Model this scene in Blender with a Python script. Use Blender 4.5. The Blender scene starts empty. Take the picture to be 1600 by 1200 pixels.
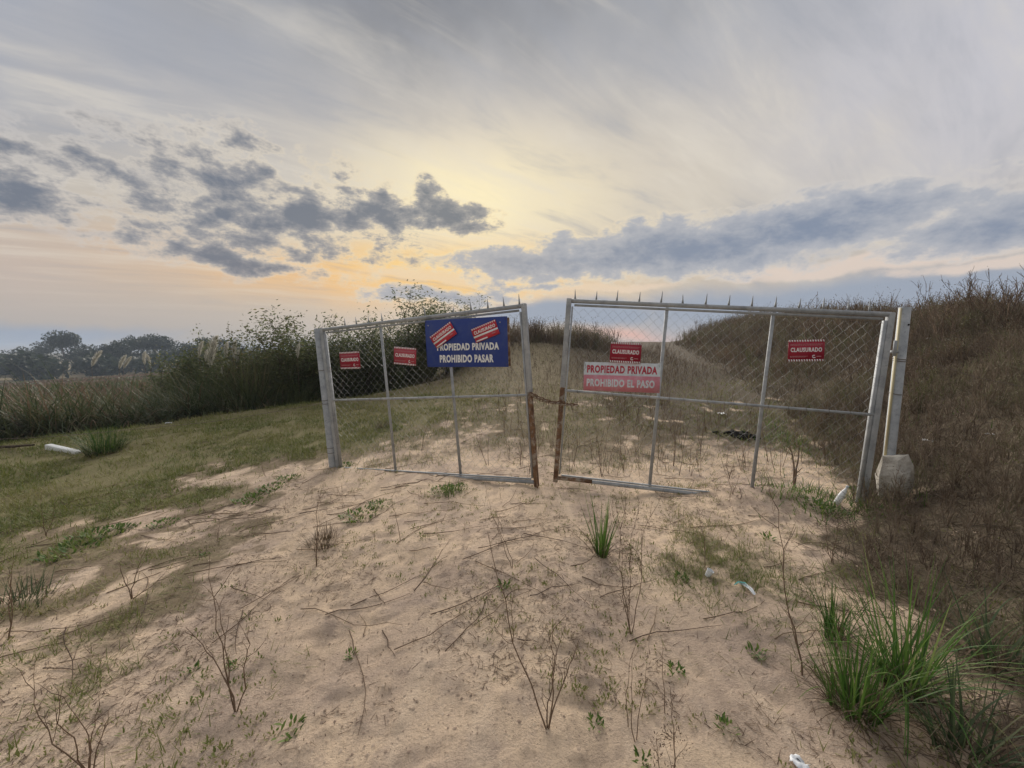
import bpy, bmesh, math
import numpy as np
from mathutils import Matrix, Vector

SC = bpy.context.scene
COL = SC.collection
R = math.radians
rs = np.random.RandomState(7)

# ------------------------------------------------------------------ camera, sky, sun, exposure
EYE = np.array([0.0, 0.0, 1.55]); PITCH = R(5.2)
cam = bpy.data.objects.new('camera', bpy.data.cameras.new('camera'))
COL.objects.link(cam); SC.camera = cam
cam.location = EYE; cam.rotation_euler = (R(90) - PITCH, 0, 0)
cam.data.sensor_width = 36; cam.data.lens = 13.5; cam.data.clip_start = 0.05; cam.data.clip_end = 6000

SUN_AZ, SUN_EL = -4.6, 21.3
SUN_STRENGTH = 4.8
SC.view_settings.view_transform = 'Standard'; SC.view_settings.look = 'None'
SC.view_settings.gamma = 1.0; SC.view_settings.exposure = 0.0
SC.render.engine = 'CYCLES'
SC.cycles.use_denoising = True
SC.cycles.max_bounces = 6; SC.cycles.transparent_max_bounces = 8; SC.cycles.volume_bounces = 0
SC.cycles.use_adaptive_sampling = True; SC.cycles.adaptive_threshold = 0.015

sun = bpy.data.objects.new('sun', bpy.data.lights.new('sun', 'SUN'))
COL.objects.link(sun)
sun.data.energy = SUN_STRENGTH; sun.data.angle = R(40); sun.data.color = (1.0, 0.93, 0.84)
sd = Vector((math.sin(R(SUN_AZ)) * math.cos(R(SUN_EL)), math.cos(R(SUN_AZ)) * math.cos(R(SUN_EL)), math.sin(R(SUN_EL))))
sun.rotation_euler = sd.to_track_quat('Z', 'Y').to_euler()


def lin(r, g, b):
    f = lambda c: (c / 255 / 12.92) if c / 255 <= 0.04045 else ((c / 255 + 0.055) / 1.055) ** 2.4
    return (f(r), f(g), f(b), 1.0)


class NT:
    """small helper for node trees"""
    def __init__(s, tree):
        s.t = tree; s.n = tree.nodes; s.l = tree.links
    def put(s, sock, v):
        if isinstance(v, bpy.types.NodeSocket): s.l.new(v, sock)
        elif v is not None: sock.default_value = v
    def node(s, typ, **kw):
        n = s.n.new(typ)
        for k, v in kw.items(): setattr(n, k, v)
        return n
    def math(s, op, a, b=None, c=None, clamp=False):
        n = s.node('ShaderNodeMath', operation=op, use_clamp=clamp)
        s.put(n.inputs[0], a); s.put(n.inputs[1], b)
        if c is not None: s.put(n.inputs[2], c)
        return n.outputs[0]
    def vmath(s, op, a, b=None, scale=None):
        n = s.node('ShaderNodeVectorMath', operation=op)
        s.put(n.inputs[0], a); s.put(n.inputs[1], b)
        if scale is not None: s.put(n.inputs['Scale'], scale)
        return n.outputs[0]
    def mix(s, fac, a, b, blend='MIX'):
        n = s.node('ShaderNodeMix', data_type='RGBA', blend_type=blend)
        n.clamp_factor = True
        s.put(n.inputs[0], fac); s.put(n.inputs[6], a); s.put(n.inputs[7], b)
        return n.outputs[2]
    def noise(s, vec, scale, detail=4, rough=0.55, dist=0.0):
        n = s.node('ShaderNodeTexNoise')
        s.put(n.inputs['Vector'], vec)
        n.inputs['Scale'].default_value = scale; n.inputs['Detail'].default_value = detail
        n.inputs['Roughness'].default_value = rough; n.inputs['Distortion'].default_value = dist
        return n.outputs['Fac']
    def ramp(s, fac, stops, interp='LINEAR'):
        n = s.node('ShaderNodeValToRGB'); cr = n.color_ramp; cr.interpolation = interp
        while len(cr.elements) > 1: cr.elements.remove(cr.elements[-1])
        cr.elements[0].position = stops[0][0]; cr.elements[0].color = stops[0][1]
        for p, c in stops[1:]:
            e = cr.elements.new(p); e.color = c
        s.put(n.inputs[0], fac)
        return n.outputs[0]
    def smooth(s, x, lo, hi):
        n = s.node('ShaderNodeMapRange', interpolation_type='SMOOTHSTEP')
        s.put(n.inputs['Value'], x)
        n.inputs['From Min'].default_value = lo; n.inputs['From Max'].default_value = hi
        return n.outputs['Result']


def build_world():
    w = bpy.data.worlds.new('World'); SC.world = w; w.use_nodes = True
    t = NT(w.node_tree); t.n.clear()
    out = t.node('ShaderNodeOutputWorld'); bg = t.node('ShaderNodeBackground')
    t.l.new(bg.outputs[0], out.inputs[0]); bg.inputs['Strength'].default_value = 0.1
    sky = t.node('ShaderNodeTexSky', sky_type='NISHITA', sun_disc=False)
    sky.sun_elevation = R(SUN_EL); sky.sun_rotation = R(SUN_AZ)
    sky.air_density = 1.0; sky.dust_density = 2.0; sky.ozone_density = 1.5
    D = t.node('ShaderNodeTexCoord').outputs['Generated']
    sp = t.node('ShaderNodeSeparateXYZ'); t.l.new(D, sp.inputs[0])
    az = t.math('MULTIPLY', t.math('ARCTAN2', sp.outputs[0], sp.outputs[1]), 57.2958)
    el = t.math('MULTIPLY', t.math('ARCSINE', sp.outputs[2]), 57.2958)
    cb = t.node('ShaderNodeCombineXYZ'); t.l.new(az, cb.inputs[0]); t.l.new(el, cb.inputs[1])
    A = cb.outputs[0]
    # cloud-plane coordinates: clouds flatten towards the horizon
    zz = t.math('ADD', t.math('MAXIMUM', sp.outputs[2], 0.0), 0.13)
    cq = t.node('ShaderNodeCombineXYZ')
    t.l.new(t.math('DIVIDE', sp.outputs[0], zz), cq.inputs[0]); t.l.new(t.math('DIVIDE', sp.outputs[1], zz), cq.inputs[1])
    Q = cq.outputs[0]
    nz = t.node('ShaderNodeTexNoise'); t.l.new(D, nz.inputs['Vector']); nz.inputs['Scale'].default_value = 6.0; nz.inputs['Detail'].default_value = 4
    W0 = t.vmath('SUBTRACT', nz.outputs['Color'], (0.5, 0.5, 0.5))
    AW = t.vmath('ADD', A, t.vmath('MULTIPLY', W0, (9.0, 4.5, 0)))
    AS = t.vmath('ADD', A, t.vmath('MULTIPLY', W0, (26.0, 14.0, 0)))

    def dist(vec, a0, e0, sa, se, slope=0.0):
        n = t.node('ShaderNodeVectorMath', operation='MULTIPLY_ADD')
        t.l.new(vec, n.inputs[0]); n.inputs[1].default_value = (1 / sa, 1 / se, 0); n.inputs[2].default_value = (-a0 / sa, -e0 / se, 0)
        l = t.node('ShaderNodeVectorMath', operation='LENGTH'); t.l.new(n.outputs[0], l.inputs[0])
        return l.outputs['Value']
    def field(vec, items):
        acc = None
        for a0, e0, sa, se, k in items:
            f = t.math('MULTIPLY_ADD', dist(vec, a0, e0, sa, se), -k, k)
            acc = t.math('MAXIMUM', f, 0.0 if acc is None else acc)
        return acc

    # high veil: colour by elevation
    e01 = t.math('DIVIDE', t.math('ADD', el, 10.0), 100.0, clamp=True)
    base = t.ramp(e01, [(0.0, lin(150, 150, 152)), (0.10, lin(172, 170, 170)), (0.135, lin(188, 178, 171)),
                        (0.18, lin(203, 187, 168)), (0.24, lin(206, 196, 181)), (0.33, lin(198, 192, 186)),
                        (0.43, lin(184, 184, 187)), (0.55, lin(190, 192, 197)), (1.0, lin(200, 203, 210))])
    base = t.mix(0.15, base, t.vmath('SCALE', sky.outputs[0], scale=0.05))
    def tint(c, vec, a0, e0, sa, se, k, col):
        # bell-shaped weight
        d = dist(vec, a0, e0, sa, se)
        f = t.math('POWER', 2.718, t.math('MULTIPLY', t.math('MULTIPLY', d, d), -2.0))
        return t.mix(t.math('MULTIPLY', f, k), c, lin(*col))
    c = base
    c = tint(c, AS, 56, 24, 38, 20, 0.75, (199, 200, 211))
    c = tint(c, AS, -56, 29, 26, 14, 0.85, (160, 167, 182))
    c = tint(c, AS, -12, 41, 44, 12, 0.95, (128, 131, 138))
    c = tint(c, AW, 4, 20, 38, 14, 0.75, (228, 215, 190))
    c = tint(c, AW, -6, 20.5, 19, 8, 1.0, (255, 240, 198))
    c = tint(c, AW, -20, 9.5, 34, 4.8, 0.95, (240, 192, 134))
    c = tint(c, AW, -8, 11.5, 24, 5.0, 0.97, (255, 214, 138))
    c = tint(c, AW, 17, 1.8, 9, 1.5, 0.9, (228, 182, 166))
    c = tint(c, AW, -60, 8, 26, 6, 0.7, (194, 180, 174))
    # cirrus streaks running up to the right
    QR = t.vmath('MULTIPLY', Q, (1.0, 1.0, 0.0))
    q2 = t.node('ShaderNodeCombineXYZ'); sq = t.node('ShaderNodeSeparateXYZ'); t.l.new(QR, sq.inputs[0])
    t.l.new(t.math('ADD', t.math('MULTIPLY', sq.outputs[0], 0.50), t.math('MULTIPLY', sq.outputs[1], 0.28)), q2.inputs[0])
    t.l.new(t.math('SUBTRACT', t.math('MULTIPLY', sq.outputs[1], 1.9), t.math('MULTIPLY', sq.outputs[0], 1.35)), q2.inputs[1])
    ci = t.noise(q2.outputs[0], 1.7, 6, 0.62, 0.5)
    c = t.mix(t.math('MULTIPLY', t.smooth(ci, 0.46, 0.72), t.math('MULTIPLY', t.smooth(el, 2.0, 12.0), 0.50)), c, lin(228, 220, 206))
    c = t.mix(t.math('MULTIPLY', t.smooth(ci, 0.50, 0.26), t.math('MULTIPLY', t.smooth(el, 2.0, 12.0), 0.55)), c, lin(158, 162, 172))

    # broken low cloud: cloudlet noise, flattened sideways
    mp = t.vmath('MULTIPLY', D, (1.0, 1.0, 1.9))
    n1 = t.math('SUBTRACT', t.noise(mp, 15.0, 9, 0.66, 0.10), 0.5)
    n0 = t.math('SUBTRACT', nz.outputs['Fac'], 0.5)
    puffs = [(-28.3, 16.5, 8.0, 4.2, 1.4), (-17.8, 18.1, 8.0, 3.0, 1.45), (-22.8, 16.4, 7, 2.3, 1.35),
             (-8.4, 18.3, 9.0, 2.8, 1.45), (-10.9, 20.6, 4.2, 2.8, 1.2), (-35.3, 15.4, 8, 3.4, 1.15),
             (-38.5, 11.1, 12, 2.5, 1.25), (-32.6, 10.1, 7, 1.8, 1.15), (-28.7, 11.2, 4, 1.4, 0.85),
             (-35.7, 22.8, 8, 2.8, 0.80), (-33.1, 21.0, 2.6, 1.4, 0.9), (-50.0, 13.4, 9.5, 2.6, 1.05),
             (-53.5, 16.2, 5, 1.6, 0.9), (-46.5, 17.8, 7, 1.6, 0.75), (-42.2, 12.5, 6, 1.2, 0.85),
             (-36.9, 18.6, 8, 2.8, 0.85), (-29.5, 19.7, 8, 2.6, 0.85), (-22.5, 21.2, 6, 1.3, 0.7), (-32, 16, 27, 9.5, 0.92), (-50, 15, 12, 5, .6),
             (-78, 15, 16, 5, 0.8), (-120, 16, 22, 5, 0.8), (155, 18, 24, 5, 0.8)]
    P0 = field(AW, puffs)
    gate = t.smooth(P0, 0.0, 0.3)
    fp = t.math('ADD', P0, t.math('MULTIPLY', t.math('ADD', t.math('MULTIPLY', n1, 3.1), t.math('MULTIPLY', n0, 0.8)), gate))
    banks = [(23, 12.9, 32, 4.8, 1.75), (37, 13.6, 17, 4.6, 1.65), (5, 12.2, 20, 3.6, 1.45), (51, 11.0, 15, 2.9, 1.3),
             (56, 16.5, 9, 1.4, 0.6), (-9, 7.6, 17, 1.7, 1.05), (3, 9.2, 13, 1.3, 0.8), (80, 12, 20, 4, 1.0), (115, 10, 20, 4, 0.9), (-150, 9, 22, 3, 0.9)]
    B0 = field(AW, banks)
    fb = t.math('ADD', B0, t.math('MULTIPLY', t.math('ADD', t.math('MULTIPLY', n1, 2.5), t.math('MULTIPLY', n0, 0.8)), t.smooth(B0, 0.0, 0.25)))
    low = field(AW, [(45, 5.0, 46, 4.6, 1.25), (-54, 1.9, 18, 1.5, 1.0), (8, 4.8, 22, 3.2, 1.2)])

    rim = field(A, [(SUN_AZ - 2, SUN_EL - 4, 44, 18, 1.0)])
    rimcol = t.mix(rim, lin(208, 203, 199), lin(255, 232, 182))
    c = t.mix(t.math('MULTIPLY', t.smooth(low, 0.05, 0.75), 0.92), c, lin(152, 163, 180))
    st = field(AW, [(41, 9.2, 24, 1.2, 1.0), (53, 7.9, 14, 0.9, 0.9), (12, 8.4, 16, 0.9, 0.9), (-8, 10.4, 22, 1.4, 1.0)])
    st = t.math('ADD', st, t.math('MULTIPLY', n1, t.smooth(st, 0.0, 0.3)))
    c = t.mix(t.math('MULTIPLY', t.smooth(st, 0.12, 0.6), 0.85), c, t.mix(rim, lin(224, 207, 194), lin(250, 216, 156)))
    c = t.mix(t.math('MULTIPLY', t.smooth(fb, 0.12, 0.34), 0.6), c, rimcol)
    bankcol = t.mix(t.smooth(fb, 0.40, 1.8), lin(176, 179, 187), lin(112, 130, 157))
    c = t.mix(t.math('MULTIPLY', t.smooth(fb, 0.24, 0.70), 0.84), c, bankcol)
    c = t.mix(t.math('MULTIPLY', t.smooth(fp, 0.12, 0.36), 0.45), c, rimcol)
    puffcol = t.mix(t.smooth(fp, 0.4, 1.2), lin(164, 162, 163), lin(94, 107, 126))
    c = t.mix(t.math('MULTIPLY', t.smooth(fp, 0.26, 0.72), 0.86), c, puffcol)
    c = t.vmath('SCALE', c, scale=10.0)
    t.l.new(c, bg.inputs['Color'])
    w.cycles.sampling_method = 'MANUAL'; w.cycles.sample_map_resolution = 512


build_world()

# ------------------------------------------------------------------ numeric helpers
_perm = np.random.RandomState(3).permutation(512)
_perm = np.concatenate([_perm, _perm]); _val = np.random.RandomState(4).rand(512)


def vnoise(x, y):
    x = np.asarray(x, float); y = np.asarray(y, float)
    xi = np.floor(x).astype(int); yi = np.floor(y).astype(int)
    fx = x - xi; fy = y - yi
    fx = fx * fx * (3 - 2 * fx); fy = fy * fy * (3 - 2 * fy)
    def h(a, b): return _val[_perm[(_perm[a & 511] + b) & 511] & 511]
    v0 = h(xi, yi) * (1 - fx) + h(xi + 1, yi) * fx
    v1 = h(xi, yi + 1) * (1 - fx) + h(xi + 1, yi + 1) * fx
    return v0 * (1 - fy) + v1 * fy


def fbm(x, y, o=4, g=0.5):
    s = 0; a = 1; n = 0
    for k in range(o):
        s = s + a * vnoise(x * 2.03 ** k + 17.3 * k, y * 2.03 ** k - 9.1 * k); n += a; a *= g
    return s / n


def sstep(x, a, b):
    t = np.clip((x - a) / (b - a), 0, 1)
    return t * t * (3 - 2 * t)


def toe(y):      # foot of the embankment on the right
    return np.interp(y, [-5, 1, 2, 3, 3.7, 4.3, 6, 9, 15, 25, 34, 60], [1.2, 1.35, 1.75, 2.45, 3.25, 3.6, 4.5, 6.0, 8.0, 11.0, 13.5, 20])


def edge(y):     # edge of the reed bed on the left
    return np.interp(y, [-20, 3, 6, 8, 9.5, 11, 14, 20, 30, 60, 200], [-15, -13, -12, -10.7, -8.7, -5.6, -3.0, -4.5, -7, -12, -30])


def height(x, y, fine=True):
    x = np.asarray(x, float); y = np.asarray(y, float)
    rise = 0.08 * np.clip(y - 5.5, 0, 27) - 0.05 * np.clip(y - 33, 0, 60)
    z = rise - 0.055 * np.clip(-x - 0.2, 0, 9)
    t = (x - toe(y) + 0.5 * (fbm(x * .7, y * .7, 3) - .5)) / np.interp(y, [0, 4, 10, 30], [3.4, 3.6, 4.2, 5])
    hm = np.interp(y, [0, 9, 25, 40], [1.32, 1.80, 1.35, 0.9])
    tt = np.clip(t, 0, 1)
    z = z + hm * (tt * tt * (3 - 2 * tt)) + 0.5 * sstep(tt, .15, .8) * (fbm(x * .9 + 4, y * .9, 4) - .5) - 0.04 * np.clip(x - toe(y) - 9, 0, 60)
    z = z + 0.75 * np.exp(-(((x - 0.8) / 4.2) ** 2 + ((y - 19.5) / 4.0) ** 2))
    z = z + 0.13 * np.exp(-(((x - 2.6) / .62) ** 2 + ((y - 3.82) / .40) ** 2))
    d = edge(y) - x
    wet = -0.60 - 0.45 * sstep(d, 0, 4) - 0.05 * np.clip(d, 0, 100)
    m = sstep(d, -1.6, 1.6)
    z = z * (1 - m) + wet * m
    if fine:
        near = np.clip(1.6 - np.hypot(x, y) / 12, 0, 1)
        z = z + 0.10 * (fbm(x * .55, y * .55, 3) - .5)
        z = z + near * (0.032 * (fbm(x * 2.6, y * 2.6, 3) - .5) + 0.015 * (fbm(x * 9 + 3, y * 9, 3) - .5))
        # clods and foot marks
        c = fbm(x * 17, y * 17 + 5, 2)
        z = z + near * 0.012 * sstep(c, .62, .80) * sstep(fbm(x * 1.3 + 9, y * 1.3, 3), .42, .6) - near * 0.012 * sstep(fbm(x * 7 - 8, y * 7, 2), .66, .80)
        # wheel ruts bending through the gate
        for off in (-0.55, 0.95):
            cx = off + np.interp(y, [-2, 1.5, 4.2, 9, 20], [-1.5, -.55, .3, 1.7, 5.2])
            z = z - near * 0.035 * np.exp(-((x - cx) / 0.17) ** 2) * (0.5 + fbm(x * 3, y * 3, 2))
    return z


def cover(x, y, green=False):
    """share of plant cover, 0 bare sand .. 1 grown over"""
    x = np.asarray(x, float); y = np.asarray(y, float)
    n = fbm(x * 1.1 + 30, y * 1.1, 4); n2 = fbm(x * 3.3, y * 3.3 + 11, 4)
    gl = np.interp(y, [-5, 1, 2, 3.5, 4.6, 5.5, 6.5, 9, 14, 22], [-3.5, -3.4, -3.6, -4.0, -4.3, -3.9, -2.6, -0.8, 1.2, 4.0])
    turf = sstep(gl - x + (n - .5) * 3.6 + (n2 - .5) * 2.6, -0.9, 0.9)
    left = np.maximum(turf, .68 * sstep(gl - x + 1.7 + (n2 - .5) * 7 + (n - .5) * 3, -0.3, 1.2) * sstep(y, 1.2, 2.6))
    right = sstep(x - toe(y) + (n - .5) * 1.6 + (n2 - .5) * .7, -0.15, 0.7) * (0.78 + .22 * sstep(n2, .3, .6))
    patch = sstep(n2 * .6 + n * .4, .54, .66) * .50 * sstep(np.hypot(x - .2, y - 2.0), .6, 2.6)
    moss = .72 * np.exp(-(((x - 1.45) / .55) ** 2 + ((y - 2.75) / .6) ** 2)) * sstep(n2, .34, .56)
    far = np.maximum(sstep(y + (n - .5) * 3, 3.9, 7.0) * np.interp(y, [5, 8], [.64, .95]) * sstep(n2, .14, .44), sstep(y, 7.5, 12))
    if green: return np.clip(np.maximum.reduce([turf * np.interp(y, [9, 14], [1, .15]), .55 * patch, moss, .35 * far]), 0, 1)
    return np.clip(np.maximum.reduce([left, right, patch, far, moss]), 0, 1)


def ray(u, v):
    a = (u - 800) / 600; b = (600 - v) / 600
    return np.array([a, math.cos(PITCH) + b * math.sin(PITCH), -math.sin(PITCH) + b * math.cos(PITCH)])


def spot(u, v):
    """where the sight line of a picture point of the photograph meets the terrain"""
    r = ray(u, v); t = np.arange(0.5, 200, 0.01)
    P = EYE[None] + t[:, None] * r[None]
    k = np.argmax(P[:, 2] < height(P[:, 0], P[:, 1]))
    x, y = P[k, 0], P[k, 1]
    return Vector((x, y, float(height(x, y))))


def mesh_np(name, V, F, mats, parent=None, smooth=False, attrs=None):
    me = bpy.data.meshes.new(name)
    V = np.asarray(V, np.float32); F = np.asarray(F, np.int32)
    me.vertices.add(len(V)); me.vertices.foreach_set('co', V.ravel())
    k = F.shape[1]
    me.loops.add(F.size); me.loops.foreach_set('vertex_index', F.ravel())
    me.polygons.add(len(F)); me.polygons.foreach_set('loop_start', np.arange(0, F.size, k, dtype=np.int32))
    if smooth: me.polygons.foreach_set('use_smooth', np.ones(len(F), bool))
    for n, a in (attrs or {}).items():
        at = me.attributes.new(n, 'FLOAT', 'POINT'); at.data.foreach_set('value', np.asarray(a, np.float32))
    me.update(calc_edges=True)
    if mats is not None: me.materials.append(mats)
    return me


FINE = {'foliage', 'crown', 'twigs', 'seed_heads', 'striped_border', 'small_print', 'blades', 'dry_blades', 'thatch', 'leaf_tuft', 'plume', 'leaves', 'chain_link_mesh'}


def link(name, me, parent=None, loc=None):
    o = bpy.data.objects.new(name, me); COL.objects.link(o)
    if parent is not None and name in FINE: o['kind'] = 'stuff'      # leaves, seeds and print too small to pick apart
    if parent is not None: o.parent = parent
    if loc is not None: o.location = loc
    return o


def tag(o, label=None, cat=None, group=None, kind=None):
    if label: o['label'] = label
    if cat: o['category'] = cat
    if group: o['group'] = group
    if kind: o['kind'] = kind
    return o


def empty(name, loc=(0, 0, 0), label=None, cat=None, group=None, rz=0.0):
    o = bpy.data.objects.new(name, None); COL.objects.link(o)
    o.location = loc; o.rotation_euler = (0, 0, rz); o.empty_display_size = .1
    return tag(o, label, cat, group)


def cat_geo(parts):
    V = []; F = []; n = 0
    for v, f in parts:
        V.append(v); F.append(f + n); n += len(v)
    return np.concatenate(V), np.concatenate(F)


def blades(B, az, h, w, lean, bend, segs=3):
    """ribbon leaves: quads, narrowing to the tip. All arguments arrays of n"""
    n = len(B); L = segs + 1
    V = np.zeros((n, L, 2, 3))
    p = np.array(B, float).copy(); ca, sa = np.cos(az), np.sin(az)
    side = np.stack([-sa, ca, np.zeros(n)], 1)
    for k in range(L):
        wk = w * (1 - k / segs) ** 0.8 * .5 + 0.0004
        V[:, k, 0] = p - side * wk[:, None]; V[:, k, 1] = p + side * wk[:, None]
        th = lean + bend * (k + .5) / segs
        st = (h / segs)[:, None]
        p = p + st * np.stack([ca * np.sin(th), sa * np.sin(th), np.cos(th)], 1)
    V = V.reshape(-1, 3)
    base = (np.arange(n) * L * 2)[:, None, None]
    k = np.arange(segs)[None, :, None] * 2
    F = (base + k + np.array([0, 1, 3, 2])[None, None]).reshape(-1, 4)
    return V, F


def leaves(P, size, rng, aspect=0.45, up=0.0):
    """diamond leaves at points P, random facing"""
    n = len(P)
    a = rng.randn(n, 3); a[:, 2] = a[:, 2] * (1 - up) + up; a /= np.linalg.norm(a, axis=1)[:, None] + 1e-9
    b = rng.randn(n, 3); b -= (b * a).sum(1)[:, None] * a; b /= np.linalg.norm(b, axis=1)[:, None] + 1e-9
    s = (size * np.ones(n))[:, None] * .5
    fold = np.cross(a, b) * s * .25
    V = np.stack([P - a * s, P + b * s * aspect + fold, P + a * s, P - b * s * aspect + fold], 1).reshape(-1, 3)
    F = np.arange(n * 4).reshape(n, 4)
    return V, F


def tubes(lines, sides=4):
    """lines: list of (points k*3, radii k)"""
    parts = []; ang = np.arange(sides) * 2 * math.pi / sides
    for P, r in lines:
        P = np.asarray(P, float); r = np.asarray(r, float) * np.ones(len(P)); k = len(P)
        T = np.gradient(P, axis=0); T /= np.linalg.norm(T, axis=1)[:, None] + 1e-12
        ref = np.array([0.0, 0, 1]) if abs(T[0, 2]) < .9 else np.array([1.0, 0, 0])
        N = np.cross(T, ref); N /= np.linalg.norm(N, axis=1)[:, None] + 1e-12
        Bn = np.cross(T, N)
        V = P[:, None] + r[:, None, None] * (np.cos(ang)[None, :, None] * N[:, None] + np.sin(ang)[None, :, None] * Bn[:, None])
        i = np.arange(k - 1)[:, None] * sides; j = np.arange(sides)[None]; j2 = (j + 1) % sides
        F = np.stack([i + j, i + j2, i + sides + j2, i + sides + j], -1).reshape(-1, 4)
        parts.append((V.reshape(-1, 3), F))
    return cat_geo(parts)


def ribbons(lines, rng):
    """like tubes but one flat quad per segment, for thin distant twigs"""
    parts = []
    for P, r in lines:
        P = np.asarray(P, float); k = len(P); a = rng.uniform(0, 3.14); s = np.array([math.cos(a), math.sin(a), 0.0]); r = (np.asarray(r) * np.ones(k))[:, None]
        V = np.stack([P - s * r, P + s * r], 1).reshape(-1, 3); i = np.arange(k - 1)[:, None] * 2
        parts.append((V, i + np.array([[0, 1, 3, 2]])))
    return cat_geo(parts)


def walk(p0, d0, length, k, rng, wob=0.15, grav=0.0):
    p = np.array(p0, float); d = np.array(d0, float); d /= np.linalg.norm(d)
    out = [p.copy()]
    for _ in range(k):
        d = d + rng.randn(3) * wob + np.array([0, 0, grav]); d /= np.linalg.norm(d)
        p = p + d * length / k; out.append(p.copy())
    return np.array(out)


def twig_plant(rng, H, stems, levels=2, kids=4, spread=0.5, r0=0.004, wob=0.13, fan=0.6):
    """branching dry stems; returns list of tube lines and tip points"""
    lines = []; tips = []
    def grow(p, d, L, r, lev):
        k = 7 if lev == 0 else 4
        P = walk(p, d, L, k, rng, wob, 0.05)
        lines.append((P, np.linspace(r, max(r * .35, .0008), k + 1))); tips.append(P[-1])
        if lev >= levels: return
        for _ in range(rng.randint(max(1, kids - 2), kids + 2)):
            t = rng.uniform(.25, .95); i = min(int(t * k), k - 1)
            q = P[i] + (P[i + 1] - P[i]) * (t * k - i)
            dd = (P[i + 1] - P[i]); dd /= np.linalg.norm(dd)
            dd = dd + rng.randn(3) * fan; dd[2] = abs(dd[2]) * .8 + .25
            grow(q, dd, L * rng.uniform(.25, .5), r * .55, lev + 1)
    for s in range(stems):
        a = rng.uniform(0, 6.283); sp = spread * rng.uniform(.2, 1)
        grow(np.array([math.cos(a), math.sin(a), 0]) * .02 * (stems > 1), (math.cos(a) * sp, math.sin(a) * sp, 1), H * rng.uniform(.65, 1), r0, 0)
    return lines, np.array(tips)


def scatter(variants, X, Y, Z, S, A, rng, tilt=0.0):
    """realise transformed copies of small meshes into one geometry"""
    pick = rng.randint(0, len(variants), len(X)); parts = []
    for i, (v, f) in enumerate(variants):
        idx = np.where(pick == i)[0]
        if not len(idx): continue
        c, s = np.cos(A[idx]), np.sin(A[idx]); sc = S[idx][:, None]
        V = np.empty((len(idx), len(v), 3))
        V[:, :, 0] = (v[None, :, 0] * c[:, None] - v[None, :, 1] * s[:, None]) * sc
        V[:, :, 1] = (v[None, :, 0] * s[:, None] + v[None, :, 1] * c[:, None]) * sc
        V[:, :, 2] = v[None, :, 2] * sc
        if tilt: V[:, :, 0] += V[:, :, 2] * (rng.randn(len(idx)) * tilt)[:, None]
        V += np.stack([X[idx], Y[idx], Z[idx]], 1)[:, None]
        F = (f[None] + (np.arange(len(idx)) * len(v))[:, None, None]).reshape(-1, f.shape[1])
        parts.append((V.reshape(-1, 3), F))
    return cat_geo(parts)


def box_vf(x0, x1, y0, y1, z0, z1):
    V = np.array([(x, y, z) for z in (z0, z1) for y in (y0, y1) for x in (x0, x1)], float)
    F = np.array([(0, 2, 3, 1), (4, 5, 7, 6), (0, 1, 5, 4), (2, 6, 7, 3), (0, 4, 6, 2), (1, 3, 7, 5)])
    return V, F


def pipe_vf(p, q, r, sides=14, cap=True):
    V, F = tubes([(np.linspace(p, q, 2), r)], sides)
    return V, F


# ------------------------------------------------------------------ materials
def mat(name, color, rough=0.7, metal=0.0, build=None, spec=0.3):
    m = bpy.data.materials.new(name); m.use_nodes = True
    t = NT(m.node_tree); b = m.node_tree.nodes['Principled BSDF']
    b.inputs['Roughness'].default_value = rough; b.inputs['Metallic'].default_value = metal
    b.inputs['Specular IOR Level'].default_value = spec
    if color is not None: b.inputs['Base Color'].default_value = (*color, 1)
    if build: build(t, b, m)
    return m


def leafy(name, stops, rough=0.6, trans=0.30, patch=None):
    """per-leaf colour from the ramp, some light passing through"""
    def f(t, b, m):
        g = t.node('ShaderNodeNewGeometry')
        fac = g.outputs['Random Per Island']
        if patch:
            pos = g.outputs['Position']
            fac = t.math('ADD', t.math('MULTIPLY', fac, 1 - patch[1]), t.math('MULTIPLY', t.smooth(t.noise(pos, patch[0], 3), .35, .65), patch[1]))
        c = t.ramp(fac, [(p, (*q, 1)) for p, q in stops])
        t.l.new(c, b.inputs['Base Color'])
        tr = t.node('ShaderNodeBsdfTranslucent'); t.l.new(c, tr.inputs[0])
        mx = t.node('ShaderNodeMixShader'); mx.inputs[0].default_value = trans
        t.l.new(b.outputs[0], mx.inputs[1]); t.l.new(tr.outputs[0], mx.inputs[2])
        t.l.new(mx.outputs[0], t.n['Material Output'].inputs[0])
    return mat(name, None, rough, 0, f, 0.25)


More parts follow.
